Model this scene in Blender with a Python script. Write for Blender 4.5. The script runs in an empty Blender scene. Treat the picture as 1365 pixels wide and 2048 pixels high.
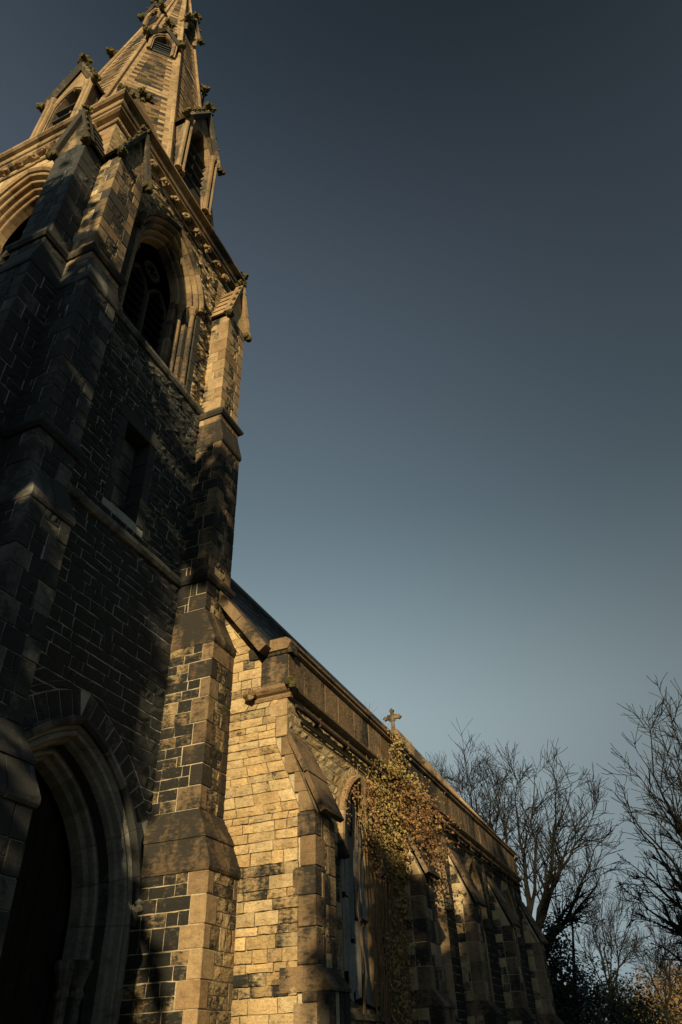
import bpy, math, random
from mathutils import Vector, Matrix, noise as mnoise

# ------------------------------------------------------------------ scene, camera, light
scene = bpy.context.scene
COL = scene.collection
YAW, PITCH, ROLL = -0.37909172, 0.66030341, -0.0417705
FPX = 1420.28
CAMPOS = Vector((0.0, 0.0, 1.6))


def cam_axes():
    ca, sa, cb, sb = math.cos(YAW), math.sin(YAW), math.cos(PITCH), math.sin(PITCH)
    fw = Vector((sa * cb, ca * cb, sb))
    rt = Vector((ca, -sa, 0))
    up = rt.cross(fw)
    cc, sc = math.cos(ROLL), math.sin(ROLL)
    return cc * rt + sc * up, -sc * rt + cc * up, -fw


RT, UP, BK = cam_axes()
cam_d = bpy.data.cameras.new("camera")
cam_d.sensor_fit = 'VERTICAL'
cam_d.sensor_height = 36.0
cam_d.sensor_width = 24.0
cam_d.lens = FPX / 2048 * 36
cam_d.clip_start = 0.1
cam_d.clip_end = 3000
cam = bpy.data.objects.new("camera", cam_d)
COL.objects.link(cam)
M = Matrix(((RT.x, UP.x, BK.x), (RT.y, UP.y, BK.y), (RT.z, UP.z, BK.z))).to_4x4()
M.translation = CAMPOS
cam.matrix_world = M
scene.camera = cam

SUN_AZ = 16.0     # degrees from -Y towards +X
SUN_EL = 17.0
world = bpy.data.worlds.new("World")
scene.world = world
world.use_nodes = True
wn, wl = world.node_tree.nodes, world.node_tree.links
wn.clear()
sky = wn.new('ShaderNodeTexSky')
sky.sky_type = 'NISHITA'
sky.sun_disc = False
sky.sun_elevation = math.radians(SUN_EL)
sky.sun_rotation = math.radians(180.0 - SUN_AZ)
sky.altitude = 100
sky.air_density = 1.0
sky.dust_density = 1.6
sky.ozone_density = 1.0
# luminance of the physical sky, kept from glaring round the sun, tinted by elevation (cold, clear winter air)
bw = wn.new('ShaderNodeRGBToBW')
cap = wn.new('ShaderNodeMath')
cap.operation = 'MINIMUM'
cap.inputs[1].default_value = 11.0
geo = wn.new('ShaderNodeTexCoord')
sep = wn.new('ShaderNodeSeparateXYZ')
asn = wn.new('ShaderNodeMath')
asn.operation = 'ARCSINE'
deg = wn.new('ShaderNodeMath')
deg.operation = 'MULTIPLY'
deg.inputs[1].default_value = 2 / math.pi
tint = wn.new('ShaderNodeValToRGB')
stops = [(0, (.77, 1.0, 1.09)), (11, (.98, 1.25, 1.34)), (17, (1.29, 1.62, 1.75)), (22, (1.70, 2.18, 2.30)), (30, (1.40, 1.91, 2.17)),
         (38, (1.10, 1.59, 1.92)), (57, (1.02, 1.34, 1.78)), (71, (.44, .66, .88)), (90, (.30, .46, .62))]
while len(tint.color_ramp.elements) < len(stops):
    tint.color_ramp.elements.new(0.5)
for e, (p, c) in zip(tint.color_ramp.elements, stops):
    e.position = p / 90
    e.color = (c[0] / 3, c[1] / 3, c[2] / 3, 1)
tint.color_ramp.interpolation = 'B_SPLINE'
mulc = wn.new('ShaderNodeMix')
mulc.data_type = 'RGBA'
mulc.blend_type = 'MULTIPLY'
mulc.inputs['Factor'].default_value = 1.0
bg = wn.new('ShaderNodeBackground')
bg.inputs['Strength'].default_value = 0.138
wo = wn.new('ShaderNodeOutputWorld')
wl.new(sky.outputs[0], bw.inputs[0])
wl.new(bw.outputs[0], cap.inputs[0])
wl.new(geo.outputs['Generated'], sep.inputs[0])
wl.new(sep.outputs['Z'], asn.inputs[0])
wl.new(asn.outputs[0], deg.inputs[0])
wl.new(deg.outputs[0], tint.inputs[0])
wl.new(cap.outputs[0], mulc.inputs['A'])
wl.new(tint.outputs[0], mulc.inputs['B'])
side = wn.new('ShaderNodeMapRange')          # the clear air is deeper in tone away to the east
side.interpolation_type = 'SMOOTHSTEP'
side.inputs['From Min'].default_value = -0.50
side.inputs['From Max'].default_value = 0.24
side.inputs['To Min'].default_value = 1.26
side.inputs['To Max'].default_value = 0.62
wl.new(sep.outputs['X'], side.inputs['Value'])
mul2 = wn.new('ShaderNodeMix')
mul2.data_type = 'RGBA'
mul2.blend_type = 'MULTIPLY'
mul2.inputs['Factor'].default_value = 1.0
wl.new(mulc.outputs['Result'], mul2.inputs['A'])
wl.new(side.outputs[0], mul2.inputs['B'])
wl.new(mul2.outputs['Result'], bg.inputs['Color'])
wl.new(bg.outputs[0], wo.inputs['Surface'])

sun_d = bpy.data.lights.new("sun", 'SUN')
sun_d.energy = 5.0
sun_d.angle = math.radians(0.55)
sun_d.color = (1.0, 0.77, 0.41)
sun = bpy.data.objects.new("sun", sun_d)
COL.objects.link(sun)
sdir = Vector((math.sin(math.radians(SUN_AZ)) * math.cos(math.radians(SUN_EL)),
               -math.cos(math.radians(SUN_AZ)) * math.cos(math.radians(SUN_EL)),
               math.sin(math.radians(SUN_EL))))
sun.rotation_euler = sdir.to_track_quat('Z', 'Y').to_euler()
sun.location = sdir * 60

vs = scene.view_settings
vs.view_transform = 'Standard'
vs.look = 'None'
vs.exposure = 0.36
vs.gamma = 1.0
vs.use_curve_mapping = False
try:
    scene.cycles.max_bounces = 6
    scene.cycles.transparent_max_bounces = 6
except Exception:
    pass


# ------------------------------------------------------------------ projection helpers (pixel <-> place)
def project(p):
    d = p - CAMPOS
    z = -d.dot(BK)
    if z < 0.05:
        return None
    return (682.5 + FPX * d.dot(RT) / z, 1024 - FPX * d.dot(UP) / z)


def ray(px, py):
    return RT * (px - 682.5) + UP * (1024 - py) - BK * FPX


def at_y(px, py, Y):
    d = ray(px, py)
    return CAMPOS + d * (Y / d.y)


# ------------------------------------------------------------------ materials
MAT = {}


def new_mat(name):
    m = bpy.data.materials.new(name)
    m.use_nodes = True
    nt = m.node_tree
    b = nt.nodes['Principled BSDF']
    b.inputs['Roughness'].default_value = 0.92
    b.inputs['Specular IOR Level'].default_value = 0.25
    MAT[name] = m
    return m, nt, b


def nd(nt, typ, **kw):
    n = nt.nodes.new(typ)
    for k, v in kw.items():
        setattr(n, k, v)
    return n


def ramp(nt, stops):
    r = nt.nodes.new('ShaderNodeValToRGB')
    el = r.color_ramp.elements
    while len(el) < len(stops):
        el.new(0.5)
    for e, (p, c) in zip(el, stops):
        e.position = p
        e.color = (c[0], c[1], c[2], 1)
    return r


def mixc(nt, mode='MIX'):
    n = nt.nodes.new('ShaderNodeMix')
    n.data_type = 'RGBA'
    n.blend_type = mode
    return n


def stone_mat(name, tans, soot=(0.022, 0.023, 0.0235), rough_scale=1.0, bump=0.7, bdist=0.03, lichen=0.0, pit=1.0, lcol=(0.16, 0.17, 0.11), lmin=0.60, grain=0.85, stain=0.20):
    m, nt, b = new_mat(name)
    L = nt.links
    tc = nd(nt, 'ShaderNodeTexCoord')
    ar = nd(nt, 'ShaderNodeAttribute', attribute_name='rnd')
    asoot = nd(nt, 'ShaderNodeAttribute', attribute_name='soot')
    mul = nd(nt, 'ShaderNodeMath', operation='MULTIPLY')
    L.new(ar.outputs['Fac'], mul.inputs[0])
    mul.inputs[1].default_value = 37.0
    off = nd(nt, 'ShaderNodeVectorMath', operation='ADD')
    L.new(tc.outputs['Object'], off.inputs[0])
    L.new(mul.outputs[0], off.inputs[1])
    n1 = nd(nt, 'ShaderNodeTexNoise')
    n1.inputs['Scale'].default_value = 2.6
    n1.inputs['Detail'].default_value = 6
    n1.inputs['Roughness'].default_value = 0.62
    L.new(off.outputs[0], n1.inputs['Vector'])
    stretch = nd(nt, 'ShaderNodeMapping')
    stretch.inputs['Scale'].default_value = (1, 1, 2.3)
    L.new(off.outputs[0], stretch.inputs['Vector'])
    n2 = nd(nt, 'ShaderNodeTexNoise')
    n2.inputs['Scale'].default_value = 11.0 * rough_scale
    n2.inputs['Detail'].default_value = 5
    n2.inputs['Roughness'].default_value = 0.65
    L.new(stretch.outputs[0], n2.inputs['Vector'])
    n3 = nd(nt, 'ShaderNodeTexNoise')
    n3.inputs['Scale'].default_value = 60.0
    n3.inputs['Detail'].default_value = 3
    L.new(off.outputs[0], n3.inputs['Vector'])
    n = len(tans)
    cr = ramp(nt, [(i / (n - 1), c) for i, c in enumerate(tans)])
    L.new(ar.outputs['Fac'], cr.inputs[0])
    vr = ramp(nt, [(0.3, (0.62, 0.6, 0.58)), (0.5, (1, 1, 1)), (0.72, (1.25, 1.22, 1.15))])
    L.new(n1.outputs['Fac'], vr.inputs[0])
    mm = mixc(nt, 'MULTIPLY')
    mm.inputs['Factor'].default_value = 1.0
    L.new(cr.outputs[0], mm.inputs['A'])
    L.new(vr.outputs[0], mm.inputs['B'])
    gr = ramp(nt, [(0.30, (0.66, 0.64, 0.61)), (0.47, (0.95, 0.95, 0.94)), (0.66, (1.14, 1.13, 1.11))])
    L.new(n2.outputs['Fac'], gr.inputs[0])
    gm = mixc(nt, 'MULTIPLY')
    gm.inputs['Factor'].default_value = grain
    L.new(mm.outputs['Result'], gm.inputs['A'])
    L.new(gr.outputs[0], gm.inputs['B'])
    fr_ = ramp(nt, [(0.34, (0.72, 0.71, 0.69)), (0.5, (1, 1, 1)), (0.68, (1.12, 1.12, 1.11))])
    L.new(n3.outputs['Fac'], fr_.inputs[0])
    mm = mixc(nt, 'MULTIPLY')
    mm.inputs['Factor'].default_value = grain
    L.new(gm.outputs['Result'], mm.inputs['A'])
    L.new(fr_.outputs[0], mm.inputs['B'])
    # soot / weathering mask
    a1 = nd(nt, 'ShaderNodeMath', operation='MULTIPLY_ADD')
    L.new(n2.outputs['Fac'], a1.inputs[0])
    a1.inputs[1].default_value = 0.75 * pit
    a2 = nd(nt, 'ShaderNodeMath', operation='MULTIPLY_ADD')
    L.new(n1.outputs['Fac'], a2.inputs[0])
    a2.inputs[1].default_value = 0.6
    smap = nd(nt, 'ShaderNodeMapping')
    smap.inputs['Scale'].default_value = (1.5, 1.5, 0.45)
    L.new(tc.outputs['Object'], smap.inputs['Vector'])
    n5 = nd(nt, 'ShaderNodeTexNoise')
    n5.inputs['Scale'].default_value = 1.0
    n5.inputs['Detail'].default_value = 5
    n5.inputs['Roughness'].default_value = 0.6
    L.new(smap.outputs[0], n5.inputs['Vector'])
    st = nd(nt, 'ShaderNodeMapRange')
    st.inputs['From Min'].default_value = 0.3
    st.inputs['From Max'].default_value = 0.7
    st.inputs['To Min'].default_value = -stain
    st.inputs['To Max'].default_value = stain
    L.new(n5.outputs['Fac'], st.inputs['Value'])
    sadd = nd(nt, 'ShaderNodeMath', operation='ADD')
    L.new(asoot.outputs['Fac'], sadd.inputs[0])
    L.new(st.outputs[0], sadd.inputs[1])
    L.new(sadd.outputs[0], a2.inputs[2])
    L.new(a2.outputs[0], a1.inputs[2])
    mr = nd(nt, 'ShaderNodeMapRange')
    mr.interpolation_type = 'SMOOTHSTEP'
    mr.inputs['From Min'].default_value = 0.98 + 0.37 * (pit - 1)
    mr.inputs['From Max'].default_value = 1.32 + 0.37 * (pit - 1)
    L.new(a1.outputs[0], mr.inputs['Value'])
    sm = mixc(nt)
    L.new(mr.outputs[0], sm.inputs['Factor'])
    L.new(mm.outputs['Result'], sm.inputs['A'])
    sm.inputs['B'].default_value = (*soot, 1)
    last = sm.outputs['Result']
    if lichen > 0:
        n4 = nd(nt, 'ShaderNodeTexNoise')
        n4.inputs['Scale'].default_value = 5.0
        n4.inputs['Detail'].default_value = 8
        n4.inputs['Roughness'].default_value = 0.75
        L.new(tc.outputs['Object'], n4.inputs['Vector'])
        lr = nd(nt, 'ShaderNodeMapRange')
        lr.inputs['From Min'].default_value = lmin
        lr.inputs['From Max'].default_value = lmin + 0.10
        lr.inputs['To Max'].default_value = lichen
        L.new(n4.outputs['Fac'], lr.inputs['Value'])
        lm = mixc(nt)
        L.new(lr.outputs[0], lm.inputs['Factor'])
        L.new(last, lm.inputs['A'])
        lm.inputs['B'].default_value = (*lcol, 1)
        last = lm.outputs['Result']
    L.new(last, b.inputs['Base Color'])
    hb = nd(nt, 'ShaderNodeMath', operation='MULTIPLY_ADD')
    L.new(n3.outputs['Fac'], hb.inputs[0])
    hb.inputs[1].default_value = 0.3
    L.new(n2.outputs['Fac'], hb.inputs[2])
    bp = nd(nt, 'ShaderNodeBump')
    bp.inputs['Strength'].default_value = bump
    bp.inputs['Distance'].default_value = bdist
    L.new(hb.outputs[0], bp.inputs['Height'])
    L.new(bp.outputs[0], b.inputs['Normal'])
    return m


TANS = [(0.38, 0.275, 0.15), (0.50, 0.395, 0.24), (0.44, 0.31, 0.165), (0.55, 0.44, 0.28), (0.42, 0.335, 0.21), (0.49, 0.36, 0.20), (0.37, 0.28, 0.17)]
stone_mat('rough_stone', TANS, lichen=0.35, bump=0.9, bdist=0.035, grain=1.0)
stone_mat('dressed_stone', [(0.22, 0.15, 0.088), (0.33, 0.245, 0.15), (0.25, 0.17, 0.10), (0.37, 0.28, 0.175)],
          rough_scale=0.7, bump=0.5, bdist=0.02, lichen=0.35, pit=0.75, soot=(0.040, 0.039, 0.037))
stone_mat('brown_stone', [(0.18, 0.122, 0.074), (0.27, 0.195, 0.125), (0.21, 0.145, 0.088), (0.32, 0.24, 0.16)],
          rough_scale=0.8, bump=0.8, bdist=0.03, lichen=0.4, pit=0.85, soot=(0.030, 0.028, 0.026), grain=1.0)
stone_mat('shade_black_stone', [(0.16, 0.15, 0.135), (0.22, 0.20, 0.18), (0.18, 0.165, 0.15)], soot=(0.034, 0.038, 0.041), lichen=0.8, lcol=(0.17, 0.18, 0.18), lmin=0.61)  # sooted stone, with a cool shadow tone put into its colour
stone_mat('shade_grey_stone', [(0.17, 0.175, 0.17), (0.25, 0.25, 0.24), (0.20, 0.20, 0.195), (0.28, 0.28, 0.265)],
          rough_scale=0.7, bump=0.5, bdist=0.02, lichen=0.4, lcol=(0.30, 0.31, 0.30), pit=0.6, soot=(0.040, 0.043, 0.046))  # dressed stone copy for shaded parts, cool shadow tone in its colour
stone_mat('shade_grey_mortar', [(0.30, 0.305, 0.30), (0.40, 0.40, 0.385)], rough_scale=1.5, bump=0.6, bdist=0.012, soot=(0.10, 0.105, 0.107))  # mortar copy cooled to the tone of the shaded walls
stone_mat('spire_stone', [(0.125, 0.082, 0.042), (0.18, 0.12, 0.062), (0.145, 0.098, 0.05), (0.215, 0.15, 0.085)], lichen=0.3, bump=0.5)
stone_mat('mossy_stone', [(0.085, 0.075, 0.032), (0.12, 0.10, 0.042), (0.075, 0.07, 0.03), (0.15, 0.115, 0.055)], bump=1.0, bdist=0.05)
stone_mat('mortar', [(0.36, 0.31, 0.23), (0.42, 0.37, 0.28)], rough_scale=1.5, bump=0.6, bdist=0.012, soot=(0.12, 0.122, 0.12))
stone_mat('slate', [(0.05, 0.058, 0.075), (0.08, 0.09, 0.11), (0.06, 0.07, 0.09)], bump=0.25, bdist=0.006)
MAT['slate'].node_tree.nodes['Principled BSDF'].inputs['Roughness'].default_value = 0.4
stone_mat('grey_timber', [(0.17, 0.175, 0.18), (0.26, 0.27, 0.28), (0.21, 0.215, 0.22)], rough_scale=0.7, bump=0.3, bdist=0.01, soot=(0.03, 0.03, 0.032))
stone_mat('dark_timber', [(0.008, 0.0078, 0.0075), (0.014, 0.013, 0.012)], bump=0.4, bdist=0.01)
stone_mat('iron', [(0.02, 0.02, 0.021), (0.05, 0.032, 0.022)], bump=0.2, bdist=0.004)
stone_mat('bark', [(0.006, 0.006, 0.006), (0.010, 0.0095, 0.009)], bump=0.6, bdist=0.02)  # darkened to near black, standing in for shade on the trees
stone_mat('vine', [(0.16, 0.095, 0.05), (0.20, 0.13, 0.07)], bump=0.4, bdist=0.01)


def leaf_mat(name, cols, rough=0.6, trans=0.25):
    m, nt, b = new_mat(name)
    L = nt.links
    ar = nd(nt, 'ShaderNodeAttribute', attribute_name='rnd')
    n = len(cols)
    cr = ramp(nt, [(i / (n - 1), c) for i, c in enumerate(cols)])
    L.new(ar.outputs['Fac'], cr.inputs[0])
    L.new(cr.outputs[0], b.inputs['Base Color'])
    b.inputs['Roughness'].default_value = rough
    tr = nd(nt, 'ShaderNodeBsdfTranslucent')
    L.new(cr.outputs[0], tr.inputs['Color'])
    mx = nd(nt, 'ShaderNodeMixShader')
    mx.inputs[0].default_value = trans
    L.new(b.outputs[0], mx.inputs[1])
    L.new(tr.outputs[0], mx.inputs[2])
    L.new(mx.outputs[0], nt.nodes['Material Output'].inputs['Surface'])
    return m


leaf_mat('ivy_leaf', [(0.05, 0.055, 0.018), (0.14, 0.13, 0.045), (0.38, 0.29, 0.11), (0.22, 0.18, 0.07), (0.46, 0.31, 0.14), (0.28, 0.17, 0.08)])
leaf_mat('dry_leaf', [(0.34, 0.20, 0.085), (0.22, 0.10, 0.045), (0.38, 0.26, 0.12), (0.17, 0.08, 0.045)])
leaf_mat('holly_leaf', [(0.008, 0.013, 0.008), (0.016, 0.024, 0.012), (0.012, 0.018, 0.01)], rough=0.4, trans=0.05)
leaf_mat('beech_leaf', [(0.13, 0.085, 0.04), (0.20, 0.135, 0.065), (0.10, 0.065, 0.03)])
leaf_mat('yew_leaf', [(0.02, 0.035, 0.015), (0.035, 0.05, 0.02)], trans=0.02)

m, nt, b = new_mat('grass')
n1 = nd(nt, 'ShaderNodeTexNoise')
n1.inputs['Scale'].default_value = 0.6
n1.inputs['Detail'].default_value = 8
cr = ramp(nt, [(0.3, (0.03, 0.04, 0.014)), (0.6, (0.06, 0.075, 0.025)), (0.8, (0.09, 0.075, 0.04))])
tcg = nd(nt, 'ShaderNodeTexCoord')
nt.links.new(tcg.outputs['Object'], n1.inputs['Vector'])
nt.links.new(n1.outputs['Fac'], cr.inputs[0])
nt.links.new(cr.outputs[0], b.inputs['Base Color'])


# ------------------------------------------------------------------ mesh helpers
class MB:
    def __init__(self):
        self.v, self.f, self.r, self.s = [], [], [], []

    def face(self, idx, rnd, soot):
        self.f.append(idx)
        self.r.append(rnd)
        self.s.append(soot)

    def add(self, verts, faces, rnd=0.5, soot=0.0):
        o = len(self.v)
        self.v += verts
        for q in faces:
            self.face([i + o for i in q], rnd, soot)

    def join(self, other):
        o = len(self.v)
        self.v += other.v
        self.f += [[i + o for i in q] for q in other.f]
        self.r += other.r
        self.s += other.s


def link_mesh(name, mb, mat, parent=None, base=(0, 0, 0), smooth=False):
    bx, by, bz = base
    me = bpy.data.meshes.new(name)
    me.from_pydata([(p[0] - bx, p[1] - by, p[2] - bz) for p in mb.v], [], mb.f)
    for an, data in (('rnd', mb.r), ('soot', mb.s)):
        a = me.attributes.new(an, 'FLOAT', 'FACE')
        a.data.foreach_set('value', data)
    me.materials.append(MAT[mat])
    if smooth:
        me.polygons.foreach_set('use_smooth', [True] * len(me.polygons))
    me.update()
    o = bpy.data.objects.new(name, me)
    COL.objects.link(o)
    if parent is not None:
        o.parent = parent
    return o


def thing(name, loc, label, cat, group=None):
    o = bpy.data.objects.new(name, None)
    o.empty_display_size = 0.3
    COL.objects.link(o)
    o.location = loc
    o['label'] = label
    o['category'] = cat
    if group:
        o['group'] = group
    return o


def tag(o, label, cat, group=None):
    o['label'] = label
    o['category'] = cat
    if group:
        o['group'] = group


class Plane:
    """a wall plane: u runs to the right seen from outside, v is height, d is out of the wall"""
    def __init__(self, O, U, N):
        self.O, self.U, self.N = Vector(O), Vector(U), Vector(N)

    def pt(self, u, v, d=0.0):
        return (self.O.x + self.U.x * u + self.N.x * d,
                self.O.y + self.U.y * u + self.N.y * d,
                self.O.z + v + self.N.z * d)

    def off(self, d):
        return Plane(self.O + self.N * d, self.U, self.N)

    def left(self, u):      # side face at u looking along -U ; its own u is the old d
        return Plane(self.O + self.U * u, self.N, -self.U)

    def right(self, u):     # side face at u looking along +U ; its own u is minus the old d
        return Plane(self.O + self.U * u, -self.N, self.U)

    def faces_cam(self):
        return (CAMPOS - self.O).dot(self.N) > 0


rng = random.Random(11)


def quad_block(P, q, front=0.02, bulge=0.012, back=-0.03, nu=3, nv=2, rnd=0.5, soot=0.0, jit=0.006, seed=None, rim=0.4):
    """one stone: quad q=(bl,br,tr,tl) in plane coords, uneven face"""
    R = seed or rng
    q = [(a + R.uniform(-jit, jit), b_ + R.uniform(-jit, jit)) for a, b_ in q]
    mb = MB()
    grid = []
    for j in range(nv + 1):
        t = j / nv
        row = []
        for i in range(nu + 1):
            s = i / nu
            u = (q[0][0] * (1 - s) + q[1][0] * s) * (1 - t) + (q[3][0] * (1 - s) + q[2][0] * s) * t
            v = (q[0][1] * (1 - s) + q[1][1] * s) * (1 - t) + (q[3][1] * (1 - s) + q[2][1] * s) * t
            edge = i in (0, nu) or j in (0, nv)
            if edge:
                d = front * rim + R.uniform(-0.3, 0.3) * bulge * 0.4
                corner = i in (0, nu) and j in (0, nv)
                if not corner:
                    if i in (0, nu):
                        u += R.uniform(-jit, jit)
                    else:
                        v += R.uniform(-jit, jit)
            else:
                d = front + R.uniform(-1, 1) * bulge
                u += R.uniform(-0.2, 0.2) * abs(q[1][0] - q[0][0]) / nu
                v += R.uniform(-0.2, 0.2) * abs(q[3][1] - q[0][1]) / nv
            row.append(len(mb.v))
            mb.v.append(P.pt(u, v, d))
        grid.append(row)
    for j in range(nv):
        for i in range(nu):
            mb.face([grid[j][i], grid[j][i + 1], grid[j + 1][i + 1], grid[j + 1][i]], rnd, soot)
    ring = [grid[0][i] for i in range(nu + 1)] + [grid[j][nu] for j in range(1, nv + 1)] + \
           [grid[nv][i] for i in range(nu - 1, -1, -1)] + [grid[j][0] for j in range(nv - 1, 0, -1)]
    o = len(mb.v)
    N = P.N
    for k in ring:
        p = Vector(mb.v[k])
        dd = (p - P.O).dot(N)
        p = p + N * (back - dd)
        mb.v.append(tuple(p))
    n = len(ring)
    for k in range(n):
        k2 = (k + 1) % n
        mb.face([ring[k], o + k, o + k2, ring[k2]], rnd, soot)
    return mb


def cbox(P, u0, u1, v0, v1, d0, d1, c=0.012, rnd=0.5, soot=0.0, jit=0.004, R=None):
    """bevelled box in plane coords"""
    R = R or rng
    c = min(c, abs(u1 - u0) * 0.3, abs(v1 - v0) * 0.3, abs(d1 - d0) * 0.3)
    mb = MB()
    lo, hi = (u0, v0, d0), (u1, v1, d1)
    lo = tuple(a + R.uniform(-jit, jit) for a in lo)
    hi = tuple(a + R.uniform(-jit, jit) for a in hi)
    idx = {}
    for sx in (0, 1):
        for sy in (0, 1):
            for sz in (0, 1):
                cn = [(lo, hi)[s][k] for k, s in enumerate((sx, sy, sz))]
                sg = [1 if s == 0 else -1 for s in (sx, sy, sz)]
                for ax in range(3):
                    p = [cn[k] + (sg[k] * c if k != ax else 0) for k in range(3)]
                    idx[(sx, sy, sz, ax)] = len(mb.v)
                    mb.v.append(P.pt(*p))
    fl = []
    for ax in range(3):
        o1, o2 = [k for k in range(3) if k != ax]
        for s in (0, 1):
            q = []
            for a, b_ in ((0, 0), (1, 0), (1, 1), (0, 1)):
                t = [0, 0, 0]
                t[ax], t[o1], t[o2] = s, a, b_
                q.append(idx[(*t, ax)])
            fl.append(q)
        for a in (0, 1):       # edges parallel to ax
            for b_ in (0, 1):
                t0 = [0, 0, 0]
                t1 = [0, 0, 0]
                t0[ax], t1[ax] = 0, 1
                for t in (t0, t1):
                    t[o1], t[o2] = a, b_
                fl.append([idx[(*t0, o1)], idx[(*t1, o1)], idx[(*t1, o2)], idx[(*t0, o2)]])
    for sx in (0, 1):
        for sy in (0, 1):
            for sz in (0, 1):
                fl.append([idx[(sx, sy, sz, 0)], idx[(sx, sy, sz, 1)], idx[(sx, sy, sz, 2)]])
    for q in fl:
        mb.face(q, rnd, soot)
    return mb


def extrude_profile(P, prof, u0, u1, rnd=0.5, soot=0.0, cuts=None, gap=0.005):
    """closed profile [(d,v)...] run along u, cut into stones at cuts"""
    out = []
    us = [u0] + (cuts or []) + [u1]
    for a, b_ in zip(us[:-1], us[1:]):
        mb = MB()
        a2, b2 = a + (gap if a != u0 else 0), b_ - (gap if b_ != u1 else 0)
        n = len(prof)
        mb.v = [P.pt(a2, v, d) for d, v in prof] + [P.pt(b2, v, d) for d, v in prof]
        r = min(1, max(0, rnd + rng.uniform(-0.4, 0.4)))
        s = soot + rng.uniform(-0.12, 0.12)
        for i in range(n):
            j = (i + 1) % n
            mb.face([i, n + i, n + j, j], r, s)
        mb.face(list(range(n)), r, s)
        mb.face(list(range(2 * n - 1, n - 1, -1)), r, s)
        out.append(mb)
    return out


def loft(rings, rnd=0.5, soot=0.0, caps=True):
    mb = MB()
    n = len(rings[0])
    for r in rings:
        mb.v += [tuple(p) for p in r]
    for k in range(len(rings) - 1):
        for i in range(n):
            j = (i + 1) % n
            mb.face([k * n + i, k * n + j, (k + 1) * n + j, (k + 1) * n + i], rnd, soot)
    if caps:
        mb.face(list(range(n - 1, -1, -1)), rnd, soot)
        mb.face([(len(rings) - 1) * n + i for i in range(n)], rnd, soot)
    return mb


def ico(center, r, seed=0, amp=0.3, sub=1, sc=(1, 1, 1), rnd=0.5, soot=0.0):
    t = (1 + 5 ** 0.5) / 2
    vs_ = [Vector(p).normalized() for p in [(-1, t, 0), (1, t, 0), (-1, -t, 0), (1, -t, 0), (0, -1, t), (0, 1, t), (0, -1, -t), (0, 1, -t), (t, 0, -1), (t, 0, 1), (-t, 0, -1), (-t, 0, 1)]]
    fs = [(0, 11, 5), (0, 5, 1), (0, 1, 7), (0, 7, 10), (0, 10, 11), (1, 5, 9), (5, 11, 4), (11, 10, 2), (10, 7, 6), (7, 1, 8), (3, 9, 4), (3, 4, 2), (3, 2, 6), (3, 6, 8), (3, 8, 9), (4, 9, 5), (2, 4, 11), (6, 2, 10), (8, 6, 7), (9, 8, 1)]
    for _ in range(sub):
        cache = {}
        nf = []

        def mid(a, b_):
            k = (min(a, b_), max(a, b_))
            if k not in cache:
                cache[k] = len(vs_)
                vs_.append(((vs_[a] + vs_[b_]) / 2).normalized())
            return cache[k]
        for a, b_, c in fs:
            x, y, z = mid(a, b_), mid(b_, c), mid(c, a)
            nf += [(a, x, z), (b_, y, x), (c, z, y), (x, y, z)]
        fs = nf
    mb = MB()
    c = Vector(center)
    for p in vs_:
        k = 1 + amp * mnoise.noise(p * 2.3 + Vector((seed * 7.1, seed * 3.3, seed)))*2
        mb.v.append((c.x + p.x * r * k * sc[0], c.y + p.y * r * k * sc[1], c.z + p.z * r * k * sc[2]))
    for q in fs:
        mb.face(list(q), rnd, soot)
    return mb


def tube(pts, rads, sides=6, rnd=0.5, soot=0.0, mb=None):
    mb = mb or MB()
    n = len(pts)
    o = len(mb.v)
    for k in range(n):
        a = pts[max(0, k - 1)]
        b_ = pts[min(n - 1, k + 1)]
        t = (b_ - a)
        if t.length < 1e-6:
            t = Vector((0, 0, 1))
        t.normalize()
        ref = Vector((0, 0, 1)) if abs(t.z) < 0.9 else Vector((1, 0, 0))
        x = t.cross(ref).normalized()
        y = t.cross(x)
        for i in range(sides):
            an = 2 * math.pi * i / sides
            p = pts[k] + (x * math.cos(an) + y * math.sin(an)) * rads[k]
            mb.v.append((p.x, p.y, p.z))
    for k in range(n - 1):
        for i in range(sides):
            j = (i + 1) % sides
            mb.face([o + k * sides + i, o + k * sides + j, o + (k + 1) * sides + j, o + (k + 1) * sides + i], rnd, soot)
    if sides > 3:
        mb.face([o + i for i in range(sides)], rnd, soot)
        mb.face([o + (n - 1) * sides + i for i in range(sides - 1, -1, -1)], rnd, soot)
    return mb


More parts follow.
